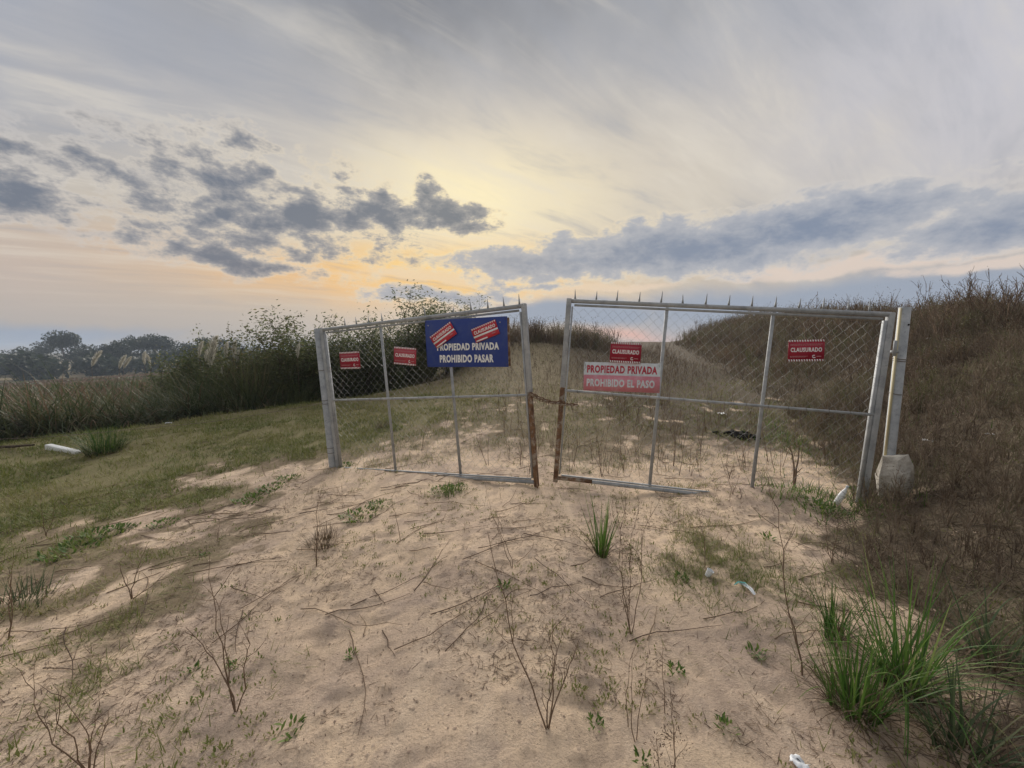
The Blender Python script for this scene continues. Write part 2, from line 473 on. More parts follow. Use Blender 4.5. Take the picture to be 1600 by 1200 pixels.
def ground_nodes(t, b, m):
    pos = t.node('ShaderNodeNewGeometry').outputs['Position']
    cv = t.node('ShaderNodeAttribute', attribute_name='cover').outputs['Fac']
    big = t.noise(pos, 0.9, 5, .6); mid = t.noise(pos, 5.0, 6, .65); fine = t.noise(pos, 42.0, 6, .7); dot = t.noise(pos, 95.0, 3, .6)
    sand = t.ramp(big, [(.30, (.40, .305, .245, 1)), (.43, (.55, .42, .315, 1)), (.52, (.66, .505, .36, 1)), (.60, (.68, .52, .365, 1)), (.72, (.48, .37, .295, 1))])
    sand = t.mix(t.math('MULTIPLY', t.smooth(mid, .46, .66), .55), sand, (.37, .29, .24, 1))
    sand = t.mix(t.math('MULTIPLY', t.smooth(fine, .50, .70), .55), sand, (.27, .20, .15, 1))
    sand = t.mix(t.math('MULTIPLY', t.smooth(dot, .60, .74), .55), sand, (.13, .095, .065, 1))
    sand = t.mix(t.math('MULTIPLY', t.smooth(t.noise(pos, 60, 2, .5), .60, .72), .35), sand, (.66, .55, .42, 1))
    # compacted streaks along the way the wheels ran
    mp = t.node('ShaderNodeMapping'); t.l.new(pos, mp.inputs['Vector']); mp.inputs['Rotation'].default_value = (0, 0, R(22)); mp.inputs['Scale'].default_value = (3.2, .42, 1)
    stx = t.noise(mp.outputs[0], 1.5, 6, .6)
    sand = t.mix(t.math('MULTIPLY', t.smooth(stx, .52, .68), .55), sand, (.72, .57, .42, 1))
    sand = t.mix(t.math('MULTIPLY', t.smooth(stx, .48, .34), .50), sand, (.34, .26, .20, 1))
    grain = t.noise(pos, 170.0, 3, .7)
    sand = t.mix(t.math('MULTIPLY', t.smooth(grain, .56, .70), .40), sand, (.24, .18, .14, 1))
    soil = t.ramp(mid, [(.3, (.13, .105, .062, 1)), (.5, (.20, .155, .10, 1)), (.68, (.29, .22, .15, 1))])
    soil = t.mix(t.math('MULTIPLY', t.smooth(fine, .45, .65), .5), soil, (.105, .115, .045, 1))
    px = t.node('ShaderNodeSeparateXYZ'); t.l.new(pos, px.inputs[0])
    gr = t.node('ShaderNodeAttribute', attribute_name='green').outputs['Fac']
    soil = t.mix(t.smooth(px.outputs[0], 1.2, 3.4), t.mix(t.math('MULTIPLY', gr, .55), t.mix(.4, soil, (.26, .195, .14, 1)), (.21, .205, .085, 1)), t.mix(.7, soil, (.10, .08, .06, 1)))
    f = t.smooth(t.math('ADD', cv, t.math('MULTIPLY', t.math('SUBTRACT', mid, .5), .9)), .25, .75)
    t.l.new(t.mix(f, sand, soil), b.inputs['Base Color'])
    bp = t.node('ShaderNodeBump'); bp.inputs['Strength'].default_value = .8; bp.inputs['Distance'].default_value = .016
    hgt = t.math('ADD', t.math('MULTIPLY', fine, .8), t.math('ADD', t.math('MULTIPLY', mid, 1.2), t.math('ADD', t.math('MULTIPLY', dot, .5), t.math('MULTIPLY', grain, .3))))
    t.l.new(hgt, bp.inputs['Height']); t.l.new(bp.outputs[0], b.inputs['Normal'])


def galv_nodes(rust_at=None):
    def f(t, b, m):
        tc = t.node('ShaderNodeTexCoord').outputs['Object']
        n = t.noise(tc, 9, 6, .65); n2 = t.noise(tc, 45, 4, .6)
        c = t.ramp(n, [(.3, (.25, .27, .29, 1)), (.55, (.38, .40, .42, 1)), (.75, (.47, .48, .49, 1))])
        c = t.mix(t.math('MULTIPLY', t.smooth(n2, .58, .72), .5), c, (.13, .12, .11, 1))
        rr = t.smooth(t.noise(tc, 6, 5, .7), .60, .72)
        c = t.mix(t.math('MULTIPLY', rr, .55), c, (.17, .085, .045, 1))
        t.l.new(c, b.inputs['Base Color'])
        t.l.new(t.math('ADD', t.math('MULTIPLY', n2, .3), .52), b.inputs['Roughness'])
        bp = t.node('ShaderNodeBump'); bp.inputs['Strength'].default_value = .25; bp.inputs['Distance'].default_value = .004
        t.l.new(n2, bp.inputs['Height']); t.l.new(bp.outputs[0], b.inputs['Normal'])
    return f


def rust_nodes(t, b, m):
    tc = t.node('ShaderNodeTexCoord').outputs['Object']
    n = t.noise(tc, 14, 6, .7); n2 = t.noise(tc, 5, 4, .6)
    c = t.ramp(n, [(.3, (.075, .045, .03, 1)), (.5, (.17, .095, .055, 1)), (.68, (.27, .165, .085, 1))])
    c = t.mix(t.math('MULTIPLY', t.smooth(t.noise(tc, 13, 6, .7), .48, .60), .75), c, (.36, .33, .28, 1))
    t.l.new(c, b.inputs['Base Color'])
    bp = t.node('ShaderNodeBump'); bp.inputs['Strength'].default_value = .5; bp.inputs['Distance'].default_value = .004
    t.l.new(n, bp.inputs['Height']); t.l.new(bp.outputs[0], b.inputs['Normal'])


def worn(c0, c1, scale=10, amt=.6):
    def f(t, b, m):
        tc = t.node('ShaderNodeTexCoord').outputs['Object']
        n = t.noise(tc, scale, 6, .65)
        c = t.mix(t.math('MULTIPLY', t.smooth(n, .42, .72), amt), (*c0, 1), (*c1, 1))
        t.l.new(c, b.inputs['Base Color'])
    return f


def rough_nodes(c0, c1, scale=9, dist=.01):
    def f(t, b, m):
        tc = t.node('ShaderNodeTexCoord').outputs['Object']
        n = t.noise(tc, scale, 7, .7)
        t.l.new(t.ramp(n, [(.3, (*c0, 1)), (.7, (*c1, 1))]), b.inputs['Base Color'])
        bp = t.node('ShaderNodeBump'); bp.inputs['Strength'].default_value = .7; bp.inputs['Distance'].default_value = dist
        t.l.new(n, bp.inputs['Height']); t.l.new(bp.outputs[0], b.inputs['Normal'])
    return f


M = {}
M['ground'] = mat('ground', None, .95, 0, ground_nodes, .1)
M['galv'] = mat('galvanised_steel', None, .5, .12, galv_nodes())
M['rust'] = mat('rusty_steel', None, .85, .1, rust_nodes)
M['wire'] = mat('wire', (.30, .31, .31), .55, .4)
M['oldwire'] = mat('old_wire', (.16, .13, .11), .7, .2)
M['blue'] = mat('blue_enamel', None, .45, 0, worn((.020, .048, .25), (.055, .085, .24), 6, .7), .4)
M['signwhite'] = mat('sign_white', None, .55, 0, worn((.82, .84, .86), (.62, .64, .66), 14, .5))
M['signpale'] = mat('sign_pale', None, .6, 0, worn((.62, .68, .74), (.42, .45, .48), 16, .7))
M['signpink'] = mat('sign_faded_red', None, .6, 0, worn((.60, .22, .27), (.60, .36, .42), 9, .85))
M['lettered'] = mat('lettering_red', None, .6, 0, worn((.42, .04, .07), (.40, .10, .14), 18, .6))
M['noticered'] = mat('notice_red', None, .5, 0, worn((.32, .012, .035), (.26, .015, .04), 8, .5), .4)
M['noticered2'] = mat('notice_red_faded', None, .5, 0, worn((.42, .05, .075), (.36, .05, .08), 8, .5), .4)
M['sticker'] = mat('sticker_red', None, .5, 0, worn((.50, .03, .05), (.42, .03, .05), 8, .5), .4)
M['pale'] = mat('faint_print', (.50, .22, .24), .6)
M['concrete'] = mat('concrete', None, .95, 0, rough_nodes((.30, .275, .24), (.62, .59, .53), 14, .03), .1)
M['white'] = mat('white_paint', None, .7, 0, worn((.72, .74, .74), (.48, .48, .46), 7, .6))
M['plastic'] = mat('white_plastic', None, .4, 0, worn((.78, .80, .82), (.60, .62, .62), 12, .4), .5)
M['teal'] = mat('teal_print', (.18, .50, .46), .5)
M['yellow'] = mat('yellow_edge', None, .7, 0, worn((.50, .45, .28), (.42, .38, .30), 10, .7))
M['char'] = mat('charcoal', (.012, .011, .010), .95)
M['bark'] = mat('bark', None, .9, 0, rough_nodes((.05, .038, .028), (.13, .10, .075), 20, .01), .1)
M['dry'] = leafy('dry_stem', [(0, (.085, .055, .04)), (.5, (.16, .11, .075)), (1, (.27, .20, .135))], .85, .05)
M['scrub'] = leafy('dry_scrub', [(0, (.08, .058, .044)), (.35, (.145, .11, .08)), (.62, (.215, .17, .125)), (.80, (.125, .135, .065)), (1, (.32, .265, .185))], .85, .2, (0.9, .45))
M['grass'] = leafy('short_grass', [(0, (.10, .13, .034)), (.35, (.17, .195, .052)), (.65, (.24, .235, .08)), (1, (.33, .29, .15))], .6, .3, (0.7, .5))
M['weed'] = leafy('green_weed', [(0, (.06, .115, .024)), (.5, (.11, .18, .038)), (1, (.20, .26, .06))], .55, .35)
M['tuft'] = leafy('tussock_blade', [(0, (.028, .07, .016)), (.45, (.055, .11, .022)), (.8, (.10, .15, .04)), (1, (.30, .27, .14))], .5, .3)
M['fresh'] = leafy('fresh_blade', [(0, (.05, .12, .022)), (.5, (.09, .18, .034)), (.85, (.15, .24, .055)), (1, (.36, .33, .17))], .5, .35)
M['sage'] = leafy('sage_blade', [(0, (.05, .075, .035)), (.6, (.085, .12, .055)), (1, (.20, .19, .11))], .55, .3)
M['reed'] = leafy('reed', [(0, (.04, .062, .024)), (.4, (.078, .10, .04)), (.7, (.12, .135, .06)), (.88, (.20, .16, .09)), (1, (.33, .27, .17))], .6, .3, (0.18, .45))
M['beltreed'] = leafy('belt_reed', [(0, (.035, .055, .022)), (.5, (.07, .095, .04)), (.8, (.11, .125, .06)), (1, (.24, .22, .13))], .5, .35)
M['reedbrown'] = leafy('brown_reed', [(0, (.07, .055, .03)), (.4, (.13, .09, .055)), (.75, (.20, .135, .09)), (1, (.28, .20, .14))], .7, .25, (0.06, .4))
M['leafd'] = leafy('shrub_leaf', [(0, (.06, .08, .032)), (.5, (.10, .122, .05)), (.85, (.14, .155, .068)), (1, (.21, .19, .10))], .5, .5)
M['leafo'] = leafy('olive_leaf', [(0, (.06, .07, .026)), (.6, (.10, .11, .042)), (1, (.17, .145, .07))], .5, .4)
M['leaff'] = leafy('far_leaf', [(0, (.020, .034, .018)), (.6, (.034, .05, .024)), (1, (.055, .066, .032))], .6, .2)
M['plume'] = leafy('pampas_plume', [(0, (.50, .48, .42)), (1, (.74, .72, .66))], .8, .45)

# ------------------------------------------------------------------ ground
def axis(lo, hi, c0, c1, d0, g0, g1):
    out = list(np.arange(c0, c1, d0)); p = c1; d = d0
    while p < hi: out.append(p); d *= (1 + g1); p += d
    p = c0; d = d0; left = []
    while p > lo:
        d *= (1 + g0); p -= d; left.append(p)
    return np.array(left[::-1] + out)


def build_ground():
    xs = axis(-900, 700, -2.6, 2.6, .020, .034, .034); ys = axis(-40, 1600, 1.1, 3.0, .017, .25, .028)
    X, Y = np.meshgrid(xs, ys); Z = height(X, Y); C = cover(X, Y)
    V = np.stack([X, Y, Z], -1).reshape(-1, 3); nx, ny = len(xs), len(ys)
    i = np.arange(ny - 1)[:, None] * nx + np.arange(nx - 1)[None]
    F = np.stack([i, i + 1, i + nx + 1, i + nx], -1).reshape(-1, 4)
    me = mesh_np('ground', V, F, M['ground'], smooth=True, attrs={'cover': C.ravel(), 'green': cover(X, Y, True).ravel()})
    tag(link('ground', me), kind='structure')


build_ground()

# ------------------------------------------------------------------ gate
def frame_matrix(origin, ex, ez):
    ex = Vector(ex).normalized(); ez = Vector(ez).normalized()
    ex = (ex - ez * ex.dot(ez)).normalized()
    ey = ez.cross(ex).normalized(); ez = ex.cross(ey).normalized()
    m = Matrix((ex, ey, ez)).transposed().to_4x4(); m.translation = Vector(origin)
    return m


def part(name, vf, material, parent, smooth=False, bevel=0.0):
    me = mesh_np(name, vf[0], vf[1], material, smooth=smooth)
    o = link(name, me, parent)
    if bevel:
        b = o.modifiers.new('bevel', 'BEVEL'); b.width = bevel; b.segments = 2; b.limit_method = 'ANGLE'
    return o


def capped(p, q, r, sides=12):
    p = np.array(p, float); q = np.array(q, float); d = (q - p) / np.linalg.norm(q - p)
    P = np.array([p - d * .0005, p, q, q + d * .0005])
    return tubes([(P, [r * .02, r, r, r * .02])], sides)


def spike_vf(h=.105, w=.022):
    # a pressed steel point, broad foot, narrowing, slightly folded
    V = np.array([(-w / 2, -.004, 0), (w / 2, -.004, 0), (w / 2, .004, 0), (-w / 2, .004, 0),
                  (-w / 3.2, -.004, h * .35), (w / 3.2, -.004, h * .35), (w / 3.2, .004, h * .35), (-w / 3.2, .004, h * .35),
                  (-.0018, -.001, h), (.0018, -.001, h), (.0018, .001, h), (-.0018, .001, h)])
    F = np.array([(0, 1, 5, 4), (1, 2, 6, 5), (2, 3, 7, 6), (3, 0, 4, 7), (4, 5, 9, 8), (5, 6, 10, 9), (6, 7, 11, 10), (7, 4, 8, 11), (8, 9, 10, 11), (3, 2, 1, 0)])
    return V, F


def chain_link(W, H0, H1, rng, x0=.05):
    """woven diamond mesh between x0..W-x0 and H0..H1; zigzag wires, slack a little"""
    lines = []; p = .052   # half diamond
    xs = np.arange(x0 + p, W - x0, p * 1.0)
    zs = np.arange(H0, H1 + 1e-6, p)
    for i, xc in enumerate(xs):
        z = zs; sgn = np.where((np.arange(len(zs)) + i) % 2 == 0, 1, -1)
        x = xc + sgn * p * .5
        sag = .012 * np.sin(x * 5.1 + 1) * np.sin(z * 3.3)
        P = np.stack([x, .006 * sgn + sag, z], 1)
        lines.append((P, .0014))
    return tubes(lines, 3)


def gate_leaf(name, origin, ex, ez, W, H, hinge_left, spikes, label, rng):
    g = empty(name, label=label, cat='gate', group='sagging gate leaves')
    g.matrix_world = frame_matrix(origin, ex, ez)
    hx, fx = (0.0, W) if hinge_left else (W, 0.0)
    dirh = 1 if hinge_left else -1
    b = .023
    part('top_rail', capped((.0, 0, H - .03), (W, 0, H - .03), b, 14), M['galv'], g, True)
    part('top_flat', box_vf(.06, W - .06, -.006, .012, H - .085, H - .062), M['galv'], g)
    part('bottom_rail', capped((.027, 0, .028), (W - .027, 0, .028), .021, 12), M['galv'], g, True)
    part('bottom_flat', box_vf(.06, W - .06, -.012, .006, .056, .072), M['galv'], g)
    part('middle_rail', capped((.027, -.012, H * .505), (W - .027, -.012, H * .505), .014, 10), M['galv'], g, True)
    part('hinge_stile', box_vf(hx - .027, hx + .027, -.026, .026, .0, H - .012), M['galv'], g, bevel=.008)
    part('hinge_stile_flat', box_vf(hx + dirh * .042 - .010, hx + dirh * .042 + .010, -.02, .02, .08, H - .09), M['galv'], g)
    s = part('lock_stile', box_vf(fx - .027, fx + .027, -.026, .026, H * .52, H - .004), M['galv'], g, bevel=.008)
    part('lock_stile_flat', box_vf(fx - dirh * .041 - .009, fx - dirh * .041 + .009, -.02, .02, .08, H - .09), M['galv'], g)
    r = part('lock_stile_foot', box_vf(fx - .026, fx + .026, -.025, .025, -.02, H * .52 - .001), M['rust'], g, bevel=.008)
    r['label'] = 'rusted brown lower half of the lock stile'
    for f in (1 / 3, 2 / 3):
        part('upright', capped((W * f, .012, .05), (W * f, .012, H - .055), .017, 10), M['galv'], g, True)
    if not hinge_left:
        o = part('rusted_rail_end', capped((.028, 0, .029), (.40, 0, .029), .0222, 12), M['rust'], g, True)
    else:
        part('drop_bolt', capped((fx + .02, -.036, -.17), (fx + .02, -.036, .16), .008, 8), M['rust'], g, True)
    cl = part('chain_link_mesh', chain_link(W, .09, H - .09, rng, .03), M['wire'], g); cl['kind'] = 'stuff'
    me = mesh_np('spike', *spike_vf(), M['galv'])
    for x, sc, tl in spikes:
        o = link('spike', me, g, (x * W, 0, H - .008)); o.scale = (1, 1, sc); o.rotation_euler = (0, tl, 0)
    # tie wires that hold the mesh on the rails
    tie = tubes([([(0.024 * math.cos(a), .024 * math.sin(a), .004 * k) for k, a in enumerate(np.linspace(0, 6.4, 9))], .002)], 4)
    tm = mesh_np('wire_tie', *tie, M['oldwire'])
    for x in np.arange(.12, W - .1, .19):
        o = link('wire_tie', tm, g, (x + rng.uniform(-.03, .03), -.012, H * .505)); o.rotation_euler = (0, R(90), rng.uniform(-.3, .3)); o.scale = (.85, .85, 1)
    return g


rg = np.random.RandomState(21)
Lo = (-2.436, 5.28, -.172); Lex = (.9261, -.369, .0779); Lup = (-.0746, 0, .9972); LW, LH = 2.927, 2.018
Rex = (.9848, -.1646, -.0555); Rup = (.0632, 0, .998); RW, RH = 3.038, 2.017
Ro = (.489, 4.2, .084)
gate_leaf('gate_leaf', Lo, Lex, Lup, LW, LH, True,
          [(.139, .9, .05), (.206, .9, -.06), (.275, .8, 0), (.349, 1, -.05), (.569, 1.05, -.06), (.70, .6, .2), (.782, 1, -.05), (.854, 1, .03), (.921, 1, -.04), (.983, 1.05, 0)],
          'galvanised chain link gate leaf with spikes, carrying the big blue sign', rg)
gate_leaf('gate_leaf', Ro, Rex, Rup, RW, RH, False,
          [(1 - f, 1 + .08 * rg.randn(), .04 * rg.randn()) for f in (.979, .906, .836, .761, .689, .619, .546, .474, .403, .332, .262, .191, .12, .06)],
          'galvanised chain link gate leaf with spikes, carrying the faded red and white sign', rg)

# posts
def bent_post(name, p_top, p_bot, r, label):
    g = empty(name, p_bot, label, 'gate post', 'gate posts')
    d = Vector(p_top) - Vector(p_bot); L = d.length
    g.matrix_world = frame_matrix(p_bot, (1, 0, 0), d)
    t = r * .86
    P = np.array([(0, 0, 0), (0, 0, L), (0, 0, L + .0005), (0, 0, L - .10)])
    vf = tubes([(P[:2], r)], 22); vi = tubes([(np.array([(0, 0, L), (0, 0, L - .12)]), t)], 22)
    ring_o = vf[0][22:]; ring_i = vi[0][:22]
    V = np.concatenate([vf[0], vi[0]]); n = len(vf[0])
    # join outer and inner rim
    order = [min(range(22), key=lambda k: np.linalg.norm(ring_i[k] / t - ring_o[j] / r * 1.0)) for j in range(22)]
    rim = np.array([(22 + j, 22 + (j + 1) % 22, n + order[(j + 1) % 22], n + order[j]) for j in range(22)])
    F = np.concatenate([vf[1], vi[1] + n, rim, np.array([[n + 22 + k, n + 22 + (k + 1) % 22, n + 22 + (k + 2) % 22, n + 22 + (k + 3) % 22] for k in range(0, 19, 2)])])
    part('pipe', (V, F), M['galv'], g, True)
    return g, L


gl, LL = bent_post('gate_post', (-2.665, 5.34, 1.83), (-2.52, 5.34, -.45), .058, 'leaning grey steel pipe gate post hinging the gate leaf with the blue sign')
gr, RL = bent_post('gate_post', (3.795, 3.76, 1.95), (3.705, 3.70, .10), .046, 'leaning grey steel pipe gate post standing in a lump of concrete')
def band(g, z, r, dx, w=.03, m='oldwire'):
    a = np.linspace(0, 2 * math.pi, 17)
    P = np.stack([np.cos(a) * r, np.sin(a) * r, z + .01 * np.sin(a)], 1)
    part('wire_band', tubes([(P, .0035)], 5), M[m], g)
for z in (.55, .62, 1.25, 1.30, 1.72): band(gl, z, .061, 0)
for z in (1.02, 1.34, 1.36): band(gr, z, .049, 0)
for z in (.42, 1.86):
    part('hinge', capped((.076, -.02, z), (.076, -.02, z + .16), .013, 10), M['galv'], gl, True)
for z in (1.38,):
    part('hinge', capped((-.075, -.02, z), (-.075, -.02, z + .15), .014, 10), M['galv'], gr, True)
    part('hinge_bracket', box_vf(-.085, -.045, -.03, .03, z + .03, z + .055), M['galv'], gr)
part('yellow_edge_strip', box_vf(-.0525, -.0445, -.020, .002, .32, RL - .01), M['yellow'], gr)
part('bolt_head', capped((.005, -.044, RL - .17), (.005, -.050, RL - .17), .009, 8), M['char'], gr, True)

# concrete footing, pulled half out of the ground
def footing():
    rng = np.random.RandomState(5)
    pts = [(-.10, -.05, .40), (-.02, -.09, .45), (.06, -.06, .44), (.10, .05, .40), (-.09, .07, .41), (-.15, -.06, .26), (-.155, .06, .22), (-.06, -.14, .30),
           (.05, -.13, .36), (.135, -.08, .33), (.16, .03, .29), (.13, .11, .2), (-.13, -.09, .12), (-.05, -.13, .10), (.06, -.14, .16), (.11, -.09, .08), (.0, -.07, -.06), (.05, .05, -.10), (-.10, .07, .0), (.0, .14, .2)]
    bm = bmesh.new()
    for p in pts: bm.verts.new(p)
    bmesh.ops.convex_hull(bm, input=bm.verts)
    bmesh.ops.delete(bm, geom=[v for v in bm.verts if not v.link_faces], context='VERTS')
    bmesh.ops.subdivide_edges(bm, edges=bm.edges, cuts=2, use_grid_fill=True)
    for v in bm.verts:
        n = float(fbm(v.co.x * 14 + v.co.z * 9, v.co.y * 14 + v.co.z * 5, 3)) - .5; v.co += v.normal * n * .035
    me = bpy.data.meshes.new('concrete_footing'); bm.to_mesh(me); bm.free(); me.materials.append(M['concrete'])
    o = link('concrete_footing', me, None, (3.685, 3.62, .10)); o.scale = (.92, .95, 1.0); o.rotation_euler = (0, .06, .5)
    tag(o, 'lump of pale concrete at the foot of the leaning pipe post', 'concrete footing')
footing()

# chain that ties the two leaves
def chain():
    g = empty('gate_chain', (.176, 4.17, 1.05), 'rusty chain looped between the two gate leaves', 'chain')
    a = np.linspace(0, 2 * math.pi, 13)[:-1]
    ring = np.stack([np.cos(a) * .015 + np.sign(np.cos(a)) * .010, np.sin(a) * .015, 0 * a], 1)
    ring = np.concatenate([ring, ring[:1]])
    me = mesh_np('link', *tubes([(ring, .0058)], 6), M['rust'])
    O = Vector(g.location)
    def run(p, q, sag):
        p, q = Vector(p), Vector(q); n = int((q - p).length / .034); prev = None
        for i in range(n):
            t = (i + .5) / n; c = p.lerp(q, t) - Vector((0, 0, sag * 4 * t * (1 - t)))
            d = (q - p).normalized() - Vector((0, 0, sag * 4 * (1 - 2 * t) / (q - p).length))
            o = link('link', me, g, c - O); m = d.to_track_quat('X', 'Z').to_matrix() @ Matrix.Rotation(R(90) * (i % 2) + .4, 3, 'X')
            o.rotation_euler = m.to_euler()
    run((.20, 4.145, 1.075), (.55, 4.125, .955), .02)
    run((.20, 4.160, 1.065), (.54, 4.130, .985), .045)
    run((.53, 4.12, .965), (.70, 4.085, .952), .004)
    run((.56, 4.115, .99), (.53, 4.19, .93), .0)
    for i in range(7):
        pass
chain()

# ------------------------------------------------------------------ signs and notices
def text_vf(s, size, bold=0.0, xs=1.0, shear=0.0, spacing=1.0):
    cu = bpy.data.curves.new('t', 'FONT'); cu.body = s; cu.size = size; cu.align_x = 'CENTER'; cu.align_y = 'CENTER'
    cu.offset = bold; cu.extrude = 0.0006; cu.resolution_u = 3; cu.space_character = spacing; cu.shear = shear
    o = bpy.data.objects.new('t', cu); COL.objects.link(o)
    dg = bpy.context.evaluated_depsgraph_get(); me = bpy.data.meshes.new_from_object(o.evaluated_get(dg))
    bpy.data.objects.remove(o); bpy.data.curves.remove(cu)
    for v in me.vertices:
        x, y, z = v.co; v.co = (x * xs, -z, y)     # stand upright, facing -Y
    return me


def lettering(parent, s, size, width, pos, material, bold, name='lettering', rotation=0.0):
    me = text_vf(s, size, bold, spacing=1.12); me.name = name
    xs = [v.co.x for v in me.vertices]; w = max(xs) - min(xs); mid = (max(xs) + min(xs)) / 2
    for v in me.vertices: v.co.x = (v.co.x - mid) * width / w
    me.materials.clear(); me.materials.append(material)
    o = link(name, me, parent, pos); o.rotation_euler = (0, rotation, 0)
    return o


def panel(w, h, t):
    return box_vf(-w / 2, w / 2, 0, t, -h / 2, h / 2)


blue = empty('warning_sign', label='large blue sign reading PROPIEDAD PRIVADA PROHIBIDO PASAR', cat='sign')
blue.matrix_world = frame_matrix((-.535, 4.434, 1.621), (.9276, -.369, .059), (-.027, -.0188, .9995))
part('panel', panel(1.05, .555, .012), M['blue'], blue, bevel=.003)
e = part('rusty_edge', box_vf(.5255, .542, .001, .03, -.27, .262), M['rust'], blue)
part('side_flange', box_vf(-.535, -.5255, .001, .03, -.27, .27), M['blue'], blue)
lettering(blue, 'PROPIEDAD PRIVADA', .105, .80, (0.02, -.003, -.048), M['signwhite'], .0048)
lettering(blue, 'PROHIBIDO PASAR', .115, .70, (0.0, -.003, -.185), M['signwhite'], .0052)
for x in (-.49, .44):
    part('screw', capped((x, .002, .215), (x, -.004, .215), .008, 8), M['galv'], blue, True)

rw = empty('warning_sign', label='faded white and red sign reading PROPIEDAD PRIVADA PROHIBIDO EL PASO', cat='sign')
rw.matrix_world = frame_matrix((1.16, 4.062, 1.251), (.9835, -.1646, -.0745), (.0207, .0071, .9998))
part('panel', panel(.787, .307, .006), M['signpale'], rw, bevel=.002)
part('red_field', box_vf(-.3925, .3925, -.002, .0, -.1525, .018), M['signpink'], rw)
lettering(rw, 'PROPIEDAD PRIVADA', .105, .72, (0.0, -.001, .077), M['lettered'], .0046)
lettering(rw, 'PROHIBIDO EL PASO', .105, .70, (-.01, -.003, -.068), M['signpale'], .0046)
wv = tubes([([(-.39, -.01, .15), (-.37, -.012, .10), (-.40, -.005, .06)], .002)], 4)
part('wire_tie', wv, M['oldwire'], rw)


def ties(g, w, h):
    me = mesh_np('wire_tie', *tubes([([(.012 * math.cos(q), .016 - .022 * abs(math.sin(q / 2)), .012 * math.sin(q)) for q in np.linspace(0, 6.283, 9)], .0016)], 4), M['oldwire'])
    for x in (-1, 1):
        for z in (-1, 1): link('wire_tie', me, g, (x * (w / 2 - .004), 0, z * (h / 2 - .012)))


ties(blue, 1.04, .53); ties(rw, .78, .29)


def notice(c, ex, ez, w, h, label, red, group, curl=0.0):
    g = empty('closure_notice', label=label, cat='notice', group=group)
    g.matrix_world = frame_matrix(c, ex, ez)
    part('sheet', panel(w, h, .003), red, g)
    ties(g, w, h)
    teeth = []
    n = 14
    for top in (1, -1):
        for i in range(n):
            x = -w / 2 + w * (i + .5) / n
            y = top * (h / 2 - h * .045)
            V, F = box_vf(-w / n * .26, w / n * .26, -.0012, 0, -h * .045, h * .045)
            V[:, 0] += x + V[:, 2] * -.25; V[:, 2] += y; teeth.append((V, F))
    part('striped_border', cat_geo(teeth), M['signwhite'], g)
    lettering(g, 'CLAUSURADO', h * .27, w * .86, (0, -.001, h * .03), M['signwhite'], h * .008)
    rows = []
    rr = np.random.RandomState(3)
    for (x0, x1, y) in ((-.44, .44, .30), (-.44, .40, .25), (-.44, .05, -.26), (-.44, .0, -.30)):
        x = x0
        while x < x1:
            l = rr.uniform(.02, .055); rows.append(box_vf(x * w, min(x + l, x1) * w, -.0010, 0, y * h - .0028, y * h + .0028)); x += l + .014
    part('small_print', cat_geo(rows), M['pale'], g)
    # round emblem: an open ring with a short line of print
    a = np.linspace(R(60), R(330), 14)
    part('emblem', tubes([(np.stack([np.cos(a) * .0125 + w * .22, 0 * a - .0008, np.sin(a) * .0125 - h * .28], 1), .0042)], 5), M['signwhite'], g)
    part('emblem_print', box_vf(w * .285, w * .42, -.0010, 0, -h * .295, -h * .255), M['pale'], g)
    return g


notice((-2.147, 5.089, 1.401), (.9275, -.369, .06), (-.0495, -.01, .9987), .340, .225, 'dark red CLAUSURADO notice nearest the left hinge post', M['noticered'], 'closure notices on the mesh')
notice((-1.326, 4.762, 1.462), (.9297, -.3683, .0067), (.05, -.04, .9927), .330, .215, 'paler red CLAUSURADO notice beside the blue sign', M['noticered2'], 'closure notices on the mesh')
notice((1.191, 4.040, 1.511), (.9859, -.1645, -.0303), (.0531, .0017, .9986), .315, .211, 'dark red CLAUSURADO notice just above the red and white sign', M['noticered'], 'closure notices on the mesh')
notice((2.888, 3.784, 1.535), (.9852, -.1646, -.0482), (-.0148, .013, .9998), .321, .21, 'dark red CLAUSURADO notice alone near the right hinge post', M['noticered'], 'closure notices on the mesh')


def sticker(c, ex, ez, w, h, label):
    g = empty('closure_sticker', label=label, cat='sticker', group='stickers on the blue sign')
    g.matrix_world = frame_matrix(c, ex, ez)
    t = .002
    part('sheet', box_vf(-w / 2, w / 2, 0, t, -h * .04, h * .5), M['sticker'], g)
    part('lower_sheet', box_vf(-w * .47, w * .5, 0, t, -h * .5, -h * .17), M['sticker'], g)
    part('white_band', box_vf(-w * .49, w * .49, 0, t, -h * .168, -h * .042), M['signwhite'], g)
    lettering(g, 'CLAUSURADO', h * .30, w * .86, (0, -.0006, h * .15), M['signwhite'], h * .010)
    n = 12; teeth = []
    for i in range(n):
        V, F = box_vf(-w / n * .26, w / n * .26, -.0012, 0, -h * .05, h * .05); V[:, 0] += -w / 2 + w * (i + .5) / n; V[:, 2] += h * .44; teeth.append((V, F))
    part('striped_border', cat_geo(teeth), M['signwhite'], g)
    part('white_line', box_vf(-w * .44, w * .02, -.0012, 0, -h * .46, -h * .37), M['signwhite'], g)
    part('small_print', box_vf(w * .22, w * .36, -.0012, 0, -h * .33, -h * .27), M['pale'], g)


